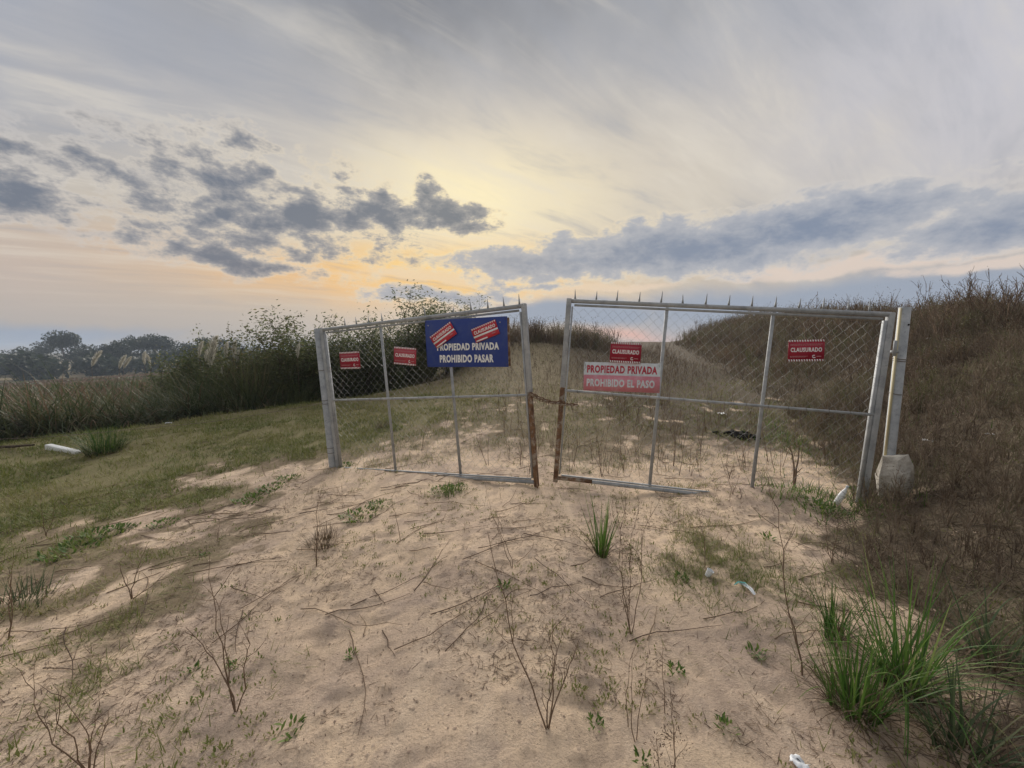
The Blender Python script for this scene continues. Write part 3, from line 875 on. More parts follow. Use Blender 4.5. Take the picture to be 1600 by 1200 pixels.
_q = Vector((.9261, -.369, 0.0)); _n = Vector((-.3697, -.9277, 0)).normalized()
def tilted(ang):
    q = Vector((.9276, -.369, .059)).normalized(); up = Vector((-.027, -.0188, .9995)).normalized()
    return (q * math.cos(ang) + up * math.sin(ang)), (up * math.cos(ang) - q * math.sin(ang))
a, b = tilted(R(30)); sticker((-.806, 4.520, 1.709), a, b, .335, .165, 'steeply tilted red CLAUSURADO sticker over the P of the blue sign')
a, b = tilted(R(18)); sticker((-.300, 4.322, 1.745), a, b, .32, .165, 'slightly tilted red CLAUSURADO sticker near the upper right of the blue sign')

# ------------------------------------------------------------------ fence wires, fallen post, litter
def wire(pts, label, r=.0026):
    P = np.array(pts, float)
    t = np.linspace(0, 1, 40); s = np.linspace(0, 1, len(P))
    C = np.stack([np.interp(t, s, P[:, k]) for k in range(3)], 1)
    for _ in range(6): C[1:-1] = (C[:-2] + C[1:-1] * 2 + C[2:]) / 4
    o = link('fence_wire', mesh_np('fence_wire', *tubes([(C, r)], 5), M['oldwire']))
    tag(o, label, 'wire', 'fence wires')
wire([(-2.62, 5.27, .80), (-4.0, 5.15, .57), (-6.2, 5.0, .38), (-9.5, 4.6, .35)], 'thin slack wire running left from the gate post above the grass')
wire([(3.87, 3.74, 1.50), (4.15, 3.45, 1.30), (4.6, 3.1, 1.16), (6.2, 2.6, 1.3)], 'thin slack wire running right from the pipe post to the slope')

def fallen_post():
    a = spot(62, 700); b = spot(140, 711)
    d = b - a; d.z = 0; L = 1.0
    o = link('fallen_post', mesh_np('fallen_post', *box_vf(-L / 2, L / 2, -.05, .05, -.03, .07), M['white']))
    o.location = (a + b) / 2; o.rotation_euler = (0, .05, math.atan2(d.y, d.x))
    bv = o.modifiers.new('b', 'BEVEL'); bv.width = .012; bv.segments = 2
    tag(o, 'white concrete fence post lying in the grass beside the round tussock', 'concrete post')
    p = spot(30, 702)
    o = link('fallen_branch', mesh_np('fallen_branch', *tubes([(walk((-.35, 0, .04), (1, .1, .05), .75, 6, rs, .08), np.linspace(.03, .018, 7))], 6), M['bark']), None, p)
    tag(o, 'weathered branch lying at the end of the white fallen post', 'branch')
fallen_post()


def crumple(name, size, material, p, label, cat, seed, squash=.5, group='scattered litter'):
    """a crumpled sheet of plastic or paper"""
    rng = np.random.RandomState(seed); n = 7
    u, v = np.meshgrid(np.linspace(-.5, .5, n), np.linspace(-.5, .5, n))
    w = .14 * rng.randn(n, n); Z = .18 + .55 * squash * (np.sin(u * 7 + seed) * np.cos(v * 6) * .3 + w)
    X = u + .08 * rng.randn(n, n); Y = v * .75 + .08 * rng.randn(n, n)
    V = np.stack([X, Y, np.clip(Z, .01, 1)], -1).reshape(-1, 3) * size
    i = np.arange(n - 1)[:, None] * n + np.arange(n - 1)[None]
    F = np.stack([i, i + 1, i + n + 1, i + n], -1).reshape(-1, 4)
    o = link(name, mesh_np(name, V, F, material), None, p); o.rotation_euler = (0, 0, rng.uniform(0, 6))
    sm = o.modifiers.new('s', 'SOLIDIFY'); sm.thickness = .002
    return tag(o, label, cat, group)


# white cup
p = spot(1105, 900)
g = empty('paper_cup', p, 'small white cup at the foot of a dark thin stem', 'cup', 'scattered litter'); g.rotation_euler = (.25, .35, .3); g.scale = (.62, .62, .62)
part('wall', tubes([(np.array([(0, 0, 0), (0, 0, .075)]), [.026, .036])], 14), M['plastic'], g, True)
part('base', tubes([(np.array([(0, 0, .004), (0, 0, .005)]), [.027, .001])], 14), M['plastic'], g)
part('rim', tubes([(np.array([(math.cos(a) * .036, math.sin(a) * .036, .075) for a in np.linspace(0, 6.2832, 15)]), .0025)], 5), M['plastic'], g)
p = spot(1168, 925)
g = empty('torn_wrapper', p, 'torn white and teal wrapper on the grassy sand', 'wrapper', 'scattered litter'); g.scale = (.75, .75, .75)
def ribbon(pts, w):
    P = np.array(pts, float); V = []; F = []
    for k, q in enumerate(P):
        d = P[min(k + 1, len(P) - 1)] - P[max(k - 1, 0)]; s = np.array([-d[1], d[0], 0]); s /= np.linalg.norm(s) + 1e-9
        V += [q - s * w[k] + (0, 0, .01), q, q + s * w[k] + (0, 0, .008)]
    for k in range(len(P) - 1):
        for j in (0, 1): F.append((k * 3 + j, k * 3 + j + 1, k * 3 + j + 4, k * 3 + j + 3))
    return np.array(V), np.array(F)
part('white_strip', ribbon([(.02, -.06, .012), (.015, -.01, .03), (.0, .045, .03), (-.03, .075, .02)], [.012, .018, .02, .008]), M['plastic'], g)
part('teal_strip', ribbon([(-.07, .07, .012), (-.03, .082, .03), (.01, .06, .036), (.03, .0, .02)], [.006, .012, .01, .005]), M['teal'], g)
p = spot(1306, 788)
g = empty('plastic_bottle', p, 'white plastic bottle leaning in the weeds by the concrete lump', 'bottle', 'scattered litter'); g.rotation_euler = (0.1, .42, 0)
prof = [(-.01, .002), (0, .020), (.02, .026), (.10, .027), (.14, .021), (.17, .011), (.19, .009), (.207, .009), (.208, .001)]
part('body', tubes([(np.array([(0, 0, z) for z, r in prof]), [r for z, r in prof])], 14), M['plastic'], g, True)
part('cap', tubes([(np.array([(0, 0, .190), (0, 0, .191), (0, 0, .212), (0, 0, .213)]), [.001, .0115, .0115, .001])], 12), M['signpale'], g, True)
for (u, v, s, m, lab, sd_) in [
        (1128, 648, .16, 'plastic', 'white plastic scrap on the slope behind the red and white sign leaf', 11),
        (264, 662, .13, 'plastic', 'white scrap of litter at the edge of the dark reeds', 12),
        (1250, 1196, .055, 'plastic', 'crumpled white paper on the sand at the bottom edge', 13),
        (1452, 690, .10, 'plastic', 'small white scrap low on the right hand slope', 14),
        (1546, 680, .07, 'plastic', 'tiny pale scrap on the right hand slope near the frame edge', 15),
        (1452, 530, .10, 'plastic', 'white scrap high on the slope above the wire', 16)]:
    crumple('litter_scrap', s, M[m], spot(u, v), lab, 'litter', sd_)

# burnt patch
def burnt():
    rng = np.random.RandomState(9); c = spot(1158, 681); parts = []
    for i in range(90):
        x, y = c.x + rng.randn() * .13, c.y + rng.randn() * .10; s = rng.uniform(.012, .05)
        V, F = box_vf(-s, s, -s * .6, s * .6, -s * .3, s * .5); V = V + rng.randn(*V.shape) * s * .25
        a = rng.uniform(0, 6); V = V @ np.array([(math.cos(a), math.sin(a), 0), (-math.sin(a), math.cos(a), 0), (0, 0, 1)])
        parts.append((V + (x, y, float(height(x, y)) + s * .3), F))
    o = link('burnt_remains', mesh_np('burnt_remains', *cat_geo(parts), M['char']))
    tag(o, 'black heap of burnt remains on the ground behind the gate', 'burnt remains', kind='stuff')
burnt()

# ------------------------------------------------------------------ far wood and trees
def crown_vf(rng, H, Wd, n, leaf, lobes=9, low=.25):
    P = []
    for k in range(lobes):
        a = rng.uniform(0, 6.283); rr = Wd * .5 * rng.uniform(.1, .75); z = H * rng.uniform(low + .1, .92)
        s = Wd * rng.uniform(.16, .30) * (1.15 - .5 * abs(z / H - .6)); m = n // lobes
        d = rng.randn(m, 3); d /= np.linalg.norm(d, axis=1)[:, None]; d *= (rng.rand(m) ** .4)[:, None] * s; d[:, 2] *= .75
        P.append(d + (rr * math.cos(a), rr * math.sin(a), z))
    P = np.concatenate(P); P[:, 2] = np.maximum(P[:, 2], H * .06)
    return leaves(P, leaf * rng.uniform(.6, 1.4, len(P)), rng, .6)


def trunk_vf(rng, H, r, n=6, Wd=3.0):
    lines = [(walk((0, 0, -.4), (0, 0, 1), H * .75, 6, rng, .06, .05), np.linspace(r, r * .35, 7))]
    base = lines[0][0]
    for _ in range(n):
        q = base[rng.randint(2, 6)]; a = rng.uniform(0, 6.28)
        lines.append((walk(q, (math.cos(a), math.sin(a), 1.0), Wd * .45, 4, rng, .15, .05), np.linspace(r * .4, r * .1, 5)))
    return tubes(lines, 5)


def tree_kind(seed, H, Wd, n, leaf, mat_leaf, r, lobes=9, low=.25):
    rng = np.random.RandomState(seed)
    return (mesh_np('crown', *crown_vf(rng, H, Wd, n, leaf, lobes, low), mat_leaf), mesh_np('trunk', *trunk_vf(rng, H, r, 6, Wd), M['bark']))


def plant_tree(name, kind, loc, s, rz, label, cat, group, parts=('crown', 'trunk')):
    g = empty(name, loc, label, cat, group, rz); g.scale = (s[0], s[0], s[1])
    for n, me in zip(parts, kind): link(n, me, g)
    return g


def far_trees():
    rng = np.random.RandomState(31)
    kinds = [tree_kind(100 + i, 10, 10, 2600, .62, M['leaff'], .22, 13, .08) for i in range(4)]
    umb = tree_kind(120, 10, 9, 2400, .55, M['leaff'], .25, 10, .55)
    # crown tops of the tree line, photograph picture points
    tops = [(12, 541, 'n'), (42, 541, 'n'), (66, 536, 'n'), (98, 519, 'u'), (122, 534, 'n'), (143, 537, 'n'), (164, 541, 'n'), (186, 531, 'n'),
            (206, 535, 'n'), (222, 526, 'u'), (243, 524, 'u'), (262, 534, 'n'), (284, 532, 'n'), (305, 528, 'n'), (332, 534, 'n'), (350, 528, 'n'), (385, 536, 'n'), (415, 538, 'n'), (470, 532, 'n')]
    cnt = -1; ORD = ['first', 'second', 'third', 'fourth', 'fifth', 'sixth', 'seventh', 'eighth', 'ninth', 'tenth', 'eleventh', 'twelfth', 'thirteenth', 'fourteenth', 'fifteenth', 'sixteenth']
    for i, (u, v, k) in enumerate(tops):
        Y = 120 + rng.uniform(0, 26); r = ray(u, v); t = Y / r[1]; P = EYE + r * t
        zb = float(height(P[0], P[1], False)); H = P[2] - zb
        kd = umb if k == 'u' else kinds[i % 4]
        lab = {3: 'tallest flat topped tree in the far tree line', 9: 'flat topped far tree just right of the leaning plumes', 10: 'flat topped far tree above the thicket edge'}.get(i)
        if lab is None:
            cnt += 1; lab = 'rounded dark tree of the hazy far tree line, %s from the left frame edge' % ORD[cnt]
        plant_tree('far_tree', kd, (P[0], P[1], zb), (H / 10 * rng.uniform(.85, 1.05), H / 10), rng.uniform(0, 6), lab, 'tree', 'trees of the far tree line')
    # low wood behind that reads as one mass
    parts = []
    for i in range(90):
        az = rng.uniform(-75, -18); d = rng.uniform(150, 190)
        x, y = d * math.sin(R(az)), d * math.cos(R(az)); z = float(height(x, y, False))
        v, f = crown_vf(rng, rng.uniform(3.5, 6.0), 12, 240, 1.5, 6, .05); parts.append((v + (x, y, z), f))
    o = link('far_wood', mesh_np('far_wood', *cat_geo(parts), M['leaff'])); tag(o, 'dim low wood along the horizon beyond the reeds', 'wood', kind='stuff')
far_trees()

# ------------------------------------------------------------------ reed bed
def reeds():
    rng = np.random.RandomState(41)
    # density falls off with range
    n = 76000
    az = R(1) * rng.uniform(-84, -4, n); d = 5.5 * (24 ** rng.rand(n))
    x, y = d * np.sin(az), d * np.cos(az)
    e = edge(y) - x; ok = (e > .1) & (y > .8) & (d < 118)
    cl = fbm(x * 1.3, y * 1.3, 3); ok &= rng.rand(n) < (.25 + 1.1 * sstep(cl, .35, .6))
    x, y, d, e, cl = x[ok], y[ok], d[ok], e[ok], cl[ok]
    z = height(x, y, False)
    rampup = .40 + .60 * sstep(e, .0, 1.6)
    h = (1.15 + 1.3 * (fbm(x * .45, y * .45, 3) - .35) + .9 * (cl - .5) + .28 * rng.randn(len(x))) * rampup * np.interp(d, [6, 30, 100], [1.05, 1.1, 1.5])
    roof = 1.55 - np.interp(x / y, [-.95, -.55], [.062, .03]) * d - z
    h = np.clip(np.minimum(h, roof * rng.uniform(.75, 1.05, len(x))), .25, 3)
    w = .020 * np.clip(d / 11, 1, 8) * rng.uniform(.6, 1.5, len(x))
    # broad patches lean one way
    la = 6.283 * fbm(x * .5 + 3, y * .5, 2) * 1.6 + rng.randn(len(x)) * 1.0
    brown = (fbm(x * .10 + 7, y * .10, 3) + .006 * np.clip(d - 8, 0, 40) + .10 * rng.randn(len(x)) - .02 * np.clip(x + 13, 0, 30)) > .60
    far_green = (d > 62) & (rng.rand(len(x)) < .75)
    brown = (brown | (rng.rand(len(x)) < .12)) & ~far_green & ~((d < 24) & (rng.rand(len(x)) < .8))
    for nm, m, sel, lab in (('green_reeds', 'reed', ~brown, 'mass of green marsh reeds beside the grass strip'), ('brown_reeds', 'reedbrown', brown, 'mass of brown dry reeds filling the wetland')):
        B = np.stack([x, y, z - .05], 1)[sel]; k = len(B)
        v, f = blades(B, la[sel], h[sel] * 1.25, w[sel], rng.uniform(0, .3, k), rng.uniform(.5, 2.9, k), 4)
        tag(link(nm, mesh_np(nm, v, f, M[m])), lab, 'reeds', kind='stuff')
    # the tall near belt along the grass
    n = 11000; yy = rng.uniform(3.0, 12.0, n); xx = edge(yy) - .15 - 4.5 * rng.rand(n) ** 1.2
    cl = fbm(xx * 1.1 + 9, yy * 1.1, 3); ok = (rng.rand(n) < .3 + sstep(cl, .36, .58)) & (xx / yy > -1.75); xx, yy, cl = xx[ok], yy[ok], cl[ok]; k = len(xx)
    dd = np.hypot(xx, yy); zz = height(xx, yy, False); roof = 1.55 - .066 * yy - zz
    h = np.clip((1.25 + 1.5 * (cl - .45) + .3 * rng.randn(k)) * (.5 + .5 * sstep(edge(yy) - xx, .1, 1.2)), .4, np.maximum(roof * 1.12, .5))
    la = 6.283 * fbm(xx * .6 + 3, yy * .6, 2) * 1.6 + rng.randn(k) * .9
    dry_ = rng.rand(k) < .16
    for nm, m, sel, lab in (('belt_reeds', 'beltreed', ~dry_, 'dark green arching reeds in the belt along the grass'), ('dry_belt_reeds', 'reedbrown', dry_, 'pale dry blades among the reeds along the grass')):
        q = int(sel.sum())
        v, f = blades(np.stack([xx, yy, zz - .05], 1)[sel], la[sel], h[sel] * 1.3, .030 * rng.uniform(.5, 1.3, q), rng.uniform(0, .3, q), rng.uniform(.6, 2.9, q), 5)
        tag(link(nm, mesh_np(nm, v, f, M[m])), lab, 'reeds', kind='stuff')
    # the far field, seen as one brown sheet of stems
    n = 30000; az = R(1) * rng.uniform(-64, -12, n); d = rng.uniform(22, 128, n) ; x, y = d * np.sin(az), d * np.cos(az)
    ok = edge(y) - x > 4; x, y, d = x[ok], y[ok], d[ok]; z = height(x, y, False); k = len(x)
    roof = 1.55 - np.interp(x / y, [-.95, -.55], [.056, .04]) * d - z
    h = np.clip(rng.uniform(1.0, 1.9, k), .4, np.maximum(roof, .5)); tan = (fbm(x * .06, y * .06 + 3, 3) + .1 * rng.randn(k) - .0022 * (d - 40)) > .42
    for nm, m, sel, lab in (('far_green_reeds', 'reed', ~tan, 'green strip of far reeds before the tree line'), ('far_brown_reeds', 'reedbrown', tan, 'brown far reeds across the wetland')):
        B = np.stack([x, y, z - .05], 1)[sel]; q = len(B)
        v, f = blades(B, rng.uniform(0, 6.283, q), h[sel] * 1.1, .008 * d[sel] * rng.uniform(.6, 1.3, q), rng.uniform(0, .3, q), rng.uniform(.3, 1.8, q), 2)
        tag(link(nm, mesh_np(nm, v, f, M[m])), lab, 'reeds', kind='stuff')
    # tall cane growing up through the thicket
    n = 7000; yy = rng.uniform(10.8, 18, n); xx = edge(yy) - 1.2 - 5.5 * rng.rand(n) ** 1.3
    cl = fbm(xx * .9 + 4, yy * .9, 3); ok = rng.rand(n) < sstep(cl, .36, .56); xx, yy, cl = xx[ok], yy[ok], cl[ok]; k = len(xx)
    uu = xx / yy
    h = (1.7 + 2.2 * (cl - .4) + .4 * rng.randn(k)) * np.interp(uu, [-1.0, -.85, -.6, -.2], [.75, .95, 1.2, 1.3])
    v, f = blades(np.stack([xx, yy, height(xx, yy, False) - .05], 1), rng.uniform(0, 6.283, k), np.clip(h, .5, 3.0), .022 * rng.uniform(.6, 1.4, k), rng.uniform(0, .18, k), rng.uniform(.1, 1.3, k), 4)
    tag(link('tall_cane', mesh_np('tall_cane', v, f, M['reed'])), 'tall green cane growing through the thicket', 'cane', kind='stuff')
reeds()

def pampas():
    rng = np.random.RandomState(44)
    # plume: feathery spindle of fine ribbons round a stalk
    def plume_mesh(seed):
        r = np.random.RandomState(seed); n = 420; t = r.rand(n); L = .75
        B = np.stack([.10 * t ** 2, 0 * t, t * L * .85], 1); az = r.uniform(0, 6.283, n)
        return mesh_np('plume', *blades(B, az, .17 * np.sin(math.pi * np.clip(t * .85 + .12, 0, 1)) + .04, .018 * np.ones(n), .25 + .1 * r.rand(n), .5 * np.ones(n), 2), M['plume'])
    pms = [plume_mesh(i) for i in range(3)]
    k = 160
    tm = mesh_np('leaf_tuft', *blades(np.stack([rng.randn(k) * .12, rng.randn(k) * .12, np.zeros(k)], 1), rng.uniform(0, 6.283, k), rng.uniform(.9, 1.7, k), .018 * np.ones(k), rng.uniform(.05, .5, k), rng.uniform(.4, 1.6, k), 4), M['reed'])
    stalk = mesh_np('stalk', *tubes([(np.array([(0, 0, 0), (0, 0, 1.0)]), [.008, .005])], 5), M['reedbrown'])
    # (picture point of plume top, plume foot, distance)
    groups = [('pampas clump with one stout plume leaning right, farthest left', [(155, 546, 143, 573)], 17),
              ('pampas clump with two thin leaning plumes before the tree line', [(194, 553, 186, 577), (203, 556, 193, 576)], 15),
              ('pampas clump with pale blurred plumes left of the thicket', [(224, 547, 226, 571), (231, 552, 235, 571)], 15),
              ('pampas clump with the tallest pale plumes in front of the far trees', [(314, 531, 311, 558), (334, 520, 328, 575), (322, 545, 321, 565)], 12),
              ('pampas clump with scattered small plumes by the sparse tall shrub', [(352, 532, 354, 562), (365, 530, 366, 560), (372, 545, 370, 565), (347, 570, 347, 585)], 12),
              ('pampas clump with one plume close to the left gate post', [(466, 535, 465, 560)], 11)]
    for lab, ps, Y in groups:
        c = np.mean([EYE + ray(p[2], p[3]) * (Y / ray(p[2], p[3])[1]) for p in ps], 0)
        zb = float(height(c[0], c[1], False)); g = empty('pampas_grass', (c[0], c[1], zb), lab, 'pampas grass', 'pampas grass in the reeds')
        link('leaf_tuft', tm, g)
        for j, (u0, v0, u1, v1) in enumerate(ps):
            a = EYE + ray(u0, v0) * (Y / ray(u0, v0)[1]); b_ = EYE + ray(u1, v1) * (Y / ray(u1, v1)[1])
            d = Vector(a - b_); o = link('plume', pms[j % 3], g, Vector(b_) - g.location)
            o.rotation_euler = d.to_track_quat('Z', 'Y').to_euler(); s = d.length / .72; o.scale = (s * 1.0, s * 1.0, s)
            ln = Vector(b_) - g.location - Vector((0, 0, .0))
            st = link('stalk', stalk, g); st.rotation_euler = ln.to_track_quat('Z', 'Y').to_euler(); st.scale = (1, 1, ln.length)
pampas()

# ------------------------------------------------------------------ thicket left behind the gate
def shrub_kind(seed, H, Wd, n, leaf, m, aspect=.38, stems=9, airy=False):
    rng = np.random.RandomState(seed)
    lines, tips = twig_plant(rng, H, stems, 2, 4, Wd / H * .8, .014, .10, .5)
    pts = np.concatenate([l[0][2:] for l in lines if len(l[0]) < 8] + [tips])
    base = pts[rng.randint(0, len(pts), n)] + rng.randn(n, 3) * np.array([Wd, Wd, H]) * (.018 if airy else .05)
    if not airy:
        q = np.where(rng.rand(n) < .68)[0]; nl = 16
        ca = rng.uniform(0, 6.283, nl); cr = Wd * .36 * np.sqrt(rng.rand(nl)); cz = H * rng.uniform(.08, .90, nl)
        cr *= np.sqrt(np.clip(1.05 - (cz / H) ** 2, .1, 1)); rad = Wd * rng.uniform(.13, .24, nl)
        i = rng.randint(0, nl, len(q)); dd = rng.randn(len(q), 3); dd /= np.linalg.norm(dd, axis=1)[:, None]; dd *= (rng.rand(len(q)) ** .35)[:, None]
        base[q] = np.stack([cr * np.cos(ca), cr * np.sin(ca), cz], 1)[i] + dd * rad[i][:, None] * np.array([1, 1, 1.15])
    base[:, 2] = np.maximum(base[:, 2], .03)
    lf = mesh_np('foliage', *leaves(base, leaf * rng.uniform(.6, 1.4, n), rng, aspect, .3), m)
    return (lf, mesh_np('stems', *tubes(lines, 3), M['bark']))


def thicket():
    rng = np.random.RandomState(52)
    dark = [shrub_kind(200 + i, 2.6, 1.9, 5600, .085, M['leafd']) for i in range(4)]
    olive = [shrub_kind(210 + i, 2.6, 1.8, 4600, .08, M['leafo']) for i in range(2)]
    airy = [shrub_kind(220 + i, 3.0, 2.0, 1500, .07, M['leafo'], .5, 8, True) for i in range(2)]
    bigb = shrub_kind(230, 3.6, 2.7, 13000, .11, M['leafd'], .3, 14)
    # (u, v of the top, distance, kind, width scale, label)
    L = [(300, 545, 14.1, olive[0], 1.12, 'olive low shrub at the reed edge farthest from the gate'),
         (340, 548, 13.5, dark[0], 1.12, 'dark low shrub just left of the sparse tall shrub'),
         (366, 505, 13.1, airy[0], 0.90, 'sparse tall shrub with an airy leafy top above the thicket'),
         (395, 528, 12.9, dark[1], 1.23, 'dark shrub just right of the sparse tall shrub'),
         (430, 492, 13.7, airy[1], 1.34, 'wide airy shrub with pink lit twigs left of the gate post'),
         (432, 530, 12.3, olive[1], 1.23, 'olive shrub in the thicket under the airy twigs'),
         (468, 524, 12.1, dark[2], 1.23, 'dark shrub just left of the gate post'),
         (478, 492, 13.5, airy[0], 1.23, 'airy twiggy shrub rising behind the left gate post'),
         (512, 520, 11.9, dark[3], 1.23, 'dark shrub behind the left hinge stile'),
         (524, 498, 13.5, airy[1], 1.12, 'airy shrub showing above the left end of the gate top rail'),
         (548, 520, 12.5, dark[0], 1.34, 'dark shrub behind the notice nearest the hinge post'),
         (590, 515, 13.3, dark[1], 1.34, 'dark shrub behind the gate leaf left of the paler notice'),
         (628, 500, 14.3, dark[2], 1.23, 'dark shrub behind the paler notice'),
         (660, 470, 15.7, bigb, 1.60, 'large bushy evergreen shrub rising above the gate beside the blue sign'),
         (718, 490, 16.3, dark[3], 1.29, 'dark shrub behind the blue sign'),
         (745, 512, 17.3, dark[0], 1.12, 'dark shrub at the foot of the brown mound behind the blue sign'),
         (600, 540, 12.3, dark[3], 1.01, 'low dark shrub at the near edge of the thicket behind the gate'),
         (655, 555, 13.3, olive[0], 0.90, 'low olive shrub below the left edge of the blue sign'),
         (262, 556, 13.6, dark[2], 1.1, 'low dark shrub at the left end of the thicket'), (318, 538, 13.8, dark[3], 1.1, 'dark shrub behind the tallest pale plumes'),
         (412, 512, 13.4, dark[2], 1.2, 'taller dark shrub in the middle of the thicket left of the gate'), (455, 510, 13.0, dark[0], 1.2, 'taller dark shrub left of the gate post behind the airy twigs'),
         (500, 506, 13.2, dark[1], 1.2, 'tall dark shrub rising behind the top of the left gate post'), (570, 505, 13.4, dark[3], 1.2, 'tall dark shrub behind the gap between hinge stile and first upright'),
         (610, 492, 14.4, dark[0], 1.2, 'tall dark shrub left of the large evergreen'), (696, 472, 15.4, dark[1], 1.2, 'tall dark shrub just right of the large evergreen top')]
    for i, (u, v, Y, kd, ws, lab) in enumerate(L):
        r = ray(u, v); P = EYE + r * (Y / r[1]); zb = float(height(P[0], P[1]))
        hh = float(np.percentile([v_.co.z for v_ in kd[0].vertices], 99.8 if kd in airy else 99)); s = (P[2] - zb) / hh
        plant_tree('shrub', kd, (P[0], P[1], zb), (max(s, .75) * ws, s), rng.uniform(0, 6.28), lab, 'shrub', 'shrubs of the thicket', ('foliage', 'stems'))
thicket()

# ------------------------------------------------------------------ dry scrub on the embankment and mound
def dry_scrub():
    rng = np.random.RandomState(61); var = []
    for i in range(8):
        lines, tips = twig_plant(rng, 1.0, 7, 1, 3, .38, .008, .09, .38)
        v, f = ribbons([(l[0][::2] if len(l[0]) > 6 else l[0][[0, 3]], np.linspace(.011, .004, len(l[0][::2]) if len(l[0]) > 6 else 2)) for l in lines], rng)
        lf = leaves(tips[rng.randint(0, len(tips), 26)] + rng.randn(26, 3) * .05, .06, rng, .35)
        var.append(cat_geo([(v, f), (lf[0], lf[1])]))
    # embankment
    n = 12500; y = 1.2 + 31 * rng.rand(n) ** 1.75; x = toe(y) + rng.uniform(.1, 12, n)
    t = (x - toe(y)) / np.interp(y, [0, 4, 10, 30], [3.4, 3.6, 4.2, 5])
    nn = fbm(x * .6 + 3, y * .6, 3)
    dens = np.clip(.16 + .84 * sstep(t, .15, .6), 0, 1) * (.25 + .75 * sstep(nn, .30, .5)) * np.interp(t, [1.5, 2.2], [1, .15])
    # the bare lumpy face beside the post
    dens *= 1 - .45 * np.exp(-(((x - 5.4) / .9) ** 2 + ((y - 4.6) / .8) ** 2))
    dens *= np.interp(y, [0, 4, 6, 20], [1, 1, 1, 1])
    ok = (rng.rand(n) < dens) & (np.hypot(x, y) > 2.6) & (x / y < 1.55) & (t < 1.6)
    x, y, t = x[ok], y[ok], t[ok]
    s = rng.uniform(.22, .60, len(x)) * np.interp(t, [0, .5, 1.2], [.8, 1.2, 1.35]) * np.interp(y, [3, 6, 10, 25], [.65, .85, 1.35, 1.9]) * (.6 + .8 * fbm(x * .8, y * .8 + 5, 3)) * .72
    x3 = []; y3 = rng.uniform(2.0, 8.0, 1700); x3 = toe(y3) + .25 + 4.2 * rng.rand(1700)
    ok = (np.hypot(x3, y3) > 2.9) & (x3 / y3 < 1.5); x3, y3 = x3[ok], y3[ok]
    x = np.concatenate([x, x3]); y = np.concatenate([y, y3]); s = np.concatenate([s, rng.uniform(.16, .42, len(x3)) * np.interp(y3, [2.5, 5], [.7, 1.1])])
    v, f = scatter(var, x, y, height(x, y) - .02, s, rng.uniform(0, 6.28, len(x)), rng, .12)
    tag(link('embankment_scrub', mesh_np('embankment_scrub', v, f, M['scrub'])), 'brown dry scrub covering the embankment on the right', 'scrub', kind='stuff')
    # leafier tan and olive bushes between the brown ones
    vb = []
    for i in range(5):
        l2, t2 = twig_plant(rng, 1.0, 6, 1, 4, .5, .008, .10, .45)
        lf = leaves(t2[rng.randint(0, len(t2), 90)] + rng.randn(90, 3) * np.array([.07, .07, .09]), .055, rng, .35)
        vb.append(cat_geo([ribbons([(q[0], np.maximum(q[1], .004)) for q in l2], rng), lf]))
    n = 1100; yb = 2.4 + 26 * rng.rand(n) ** 1.5; xb = toe(yb) + .3 + 6.5 * rng.rand(n)
    ok = (rng.rand(n) < sstep(fbm(xb * .8 + 11, yb * .8, 3), .42, .6)) & (np.hypot(xb, yb) > 3.2) & (xb / yb < 1.5); xb, yb = xb[ok], yb[ok]; h_ = len(xb) // 3
    for nm, m, sl, lab in (('tan_bank_bushes', 'reedbrown', slice(h_, None), 'tan dry bushes scattered through the brown bank scrub'), ('olive_bank_bushes', 'leafo', slice(0, h_), 'olive leafy growth scattered through the brown bank scrub')):
        q = len(xb[sl]); v, f_ = scatter(vb, xb[sl], yb[sl], height(xb[sl], yb[sl]) - .02, rng.uniform(.25, .6, q) * np.interp(yb[sl], [3, 8, 25], [.75, 1.1, 1.7]), rng.uniform(0, 6.28, q), rng, .1)
        tag(link(nm, mesh_np(nm, v, f_, M[m])), lab, 'scrub', kind='stuff')
    # mound
    n = 2600; x = rng.uniform(-5, 9, n); y = rng.uniform(15, 27, n)
    g = np.exp(-(((x - 1.5) / 4.6) ** 2 + ((y - 21.5) / 3.4) ** 2)); nn = fbm(x * .5 + 9, y * .5, 3)
    ok = (rng.rand(n) < g * 1.1 * sstep(nn, .3, .5)) & (y > 18.0) & (x < 5.6 + (y - 20) * .2)
    x, y = x[ok], y[ok]
    v, f = scatter(var, x, y, height(x, y) - .02, rng.uniform(.6, 1.35, len(x)), rng.uniform(0, 6.28, len(x)), rng, .06)
    tag(link('mound_scrub', mesh_np('mound_scrub', v, f, M['scrub'])), 'dark brown dry scrub crowning the mound behind the gate gap', 'scrub', kind='stuff')
    # distant horizon scrub past the crest
    # matted dry grass on slope and mound
    n = 110000; y = 1.0 + 30 * rng.rand(n) ** 2.1; x = toe(y) + rng.uniform(-.5, 10, n)
    ok = (rng.rand(n) < (.35 + .65 * cover(x, y)) * sstep(x - toe(y) + .6 * (fbm(x * 2, y * 2, 3) - .5), -.2, .9)) & (np.hypot(x - 0, y) > 1.9) & (x / y < 1.5) & (x - toe(y) < 6)
    x, y = x[ok], y[ok]
    xm = rng.uniform(-6, 8, 12000); ym = rng.uniform(12, 26, 12000)
    x = np.concatenate([x, xm]); y = np.concatenate([y, ym]); k = len(x)
    B = np.stack([x, y, height(x, y) - .01], 1); d = np.hypot(x, y)
    v, f = blades(B, rng.uniform(0, 6.28, k), rng.uniform(.08, .30, k) * np.interp(d, [2, 10, 30], [.9, 1.1, 1.3]), .0035 * np.clip(d / 3, 1, 8), rng.uniform(.1, 1.1, k), rng.uniform(0, 1.4, k), 1)
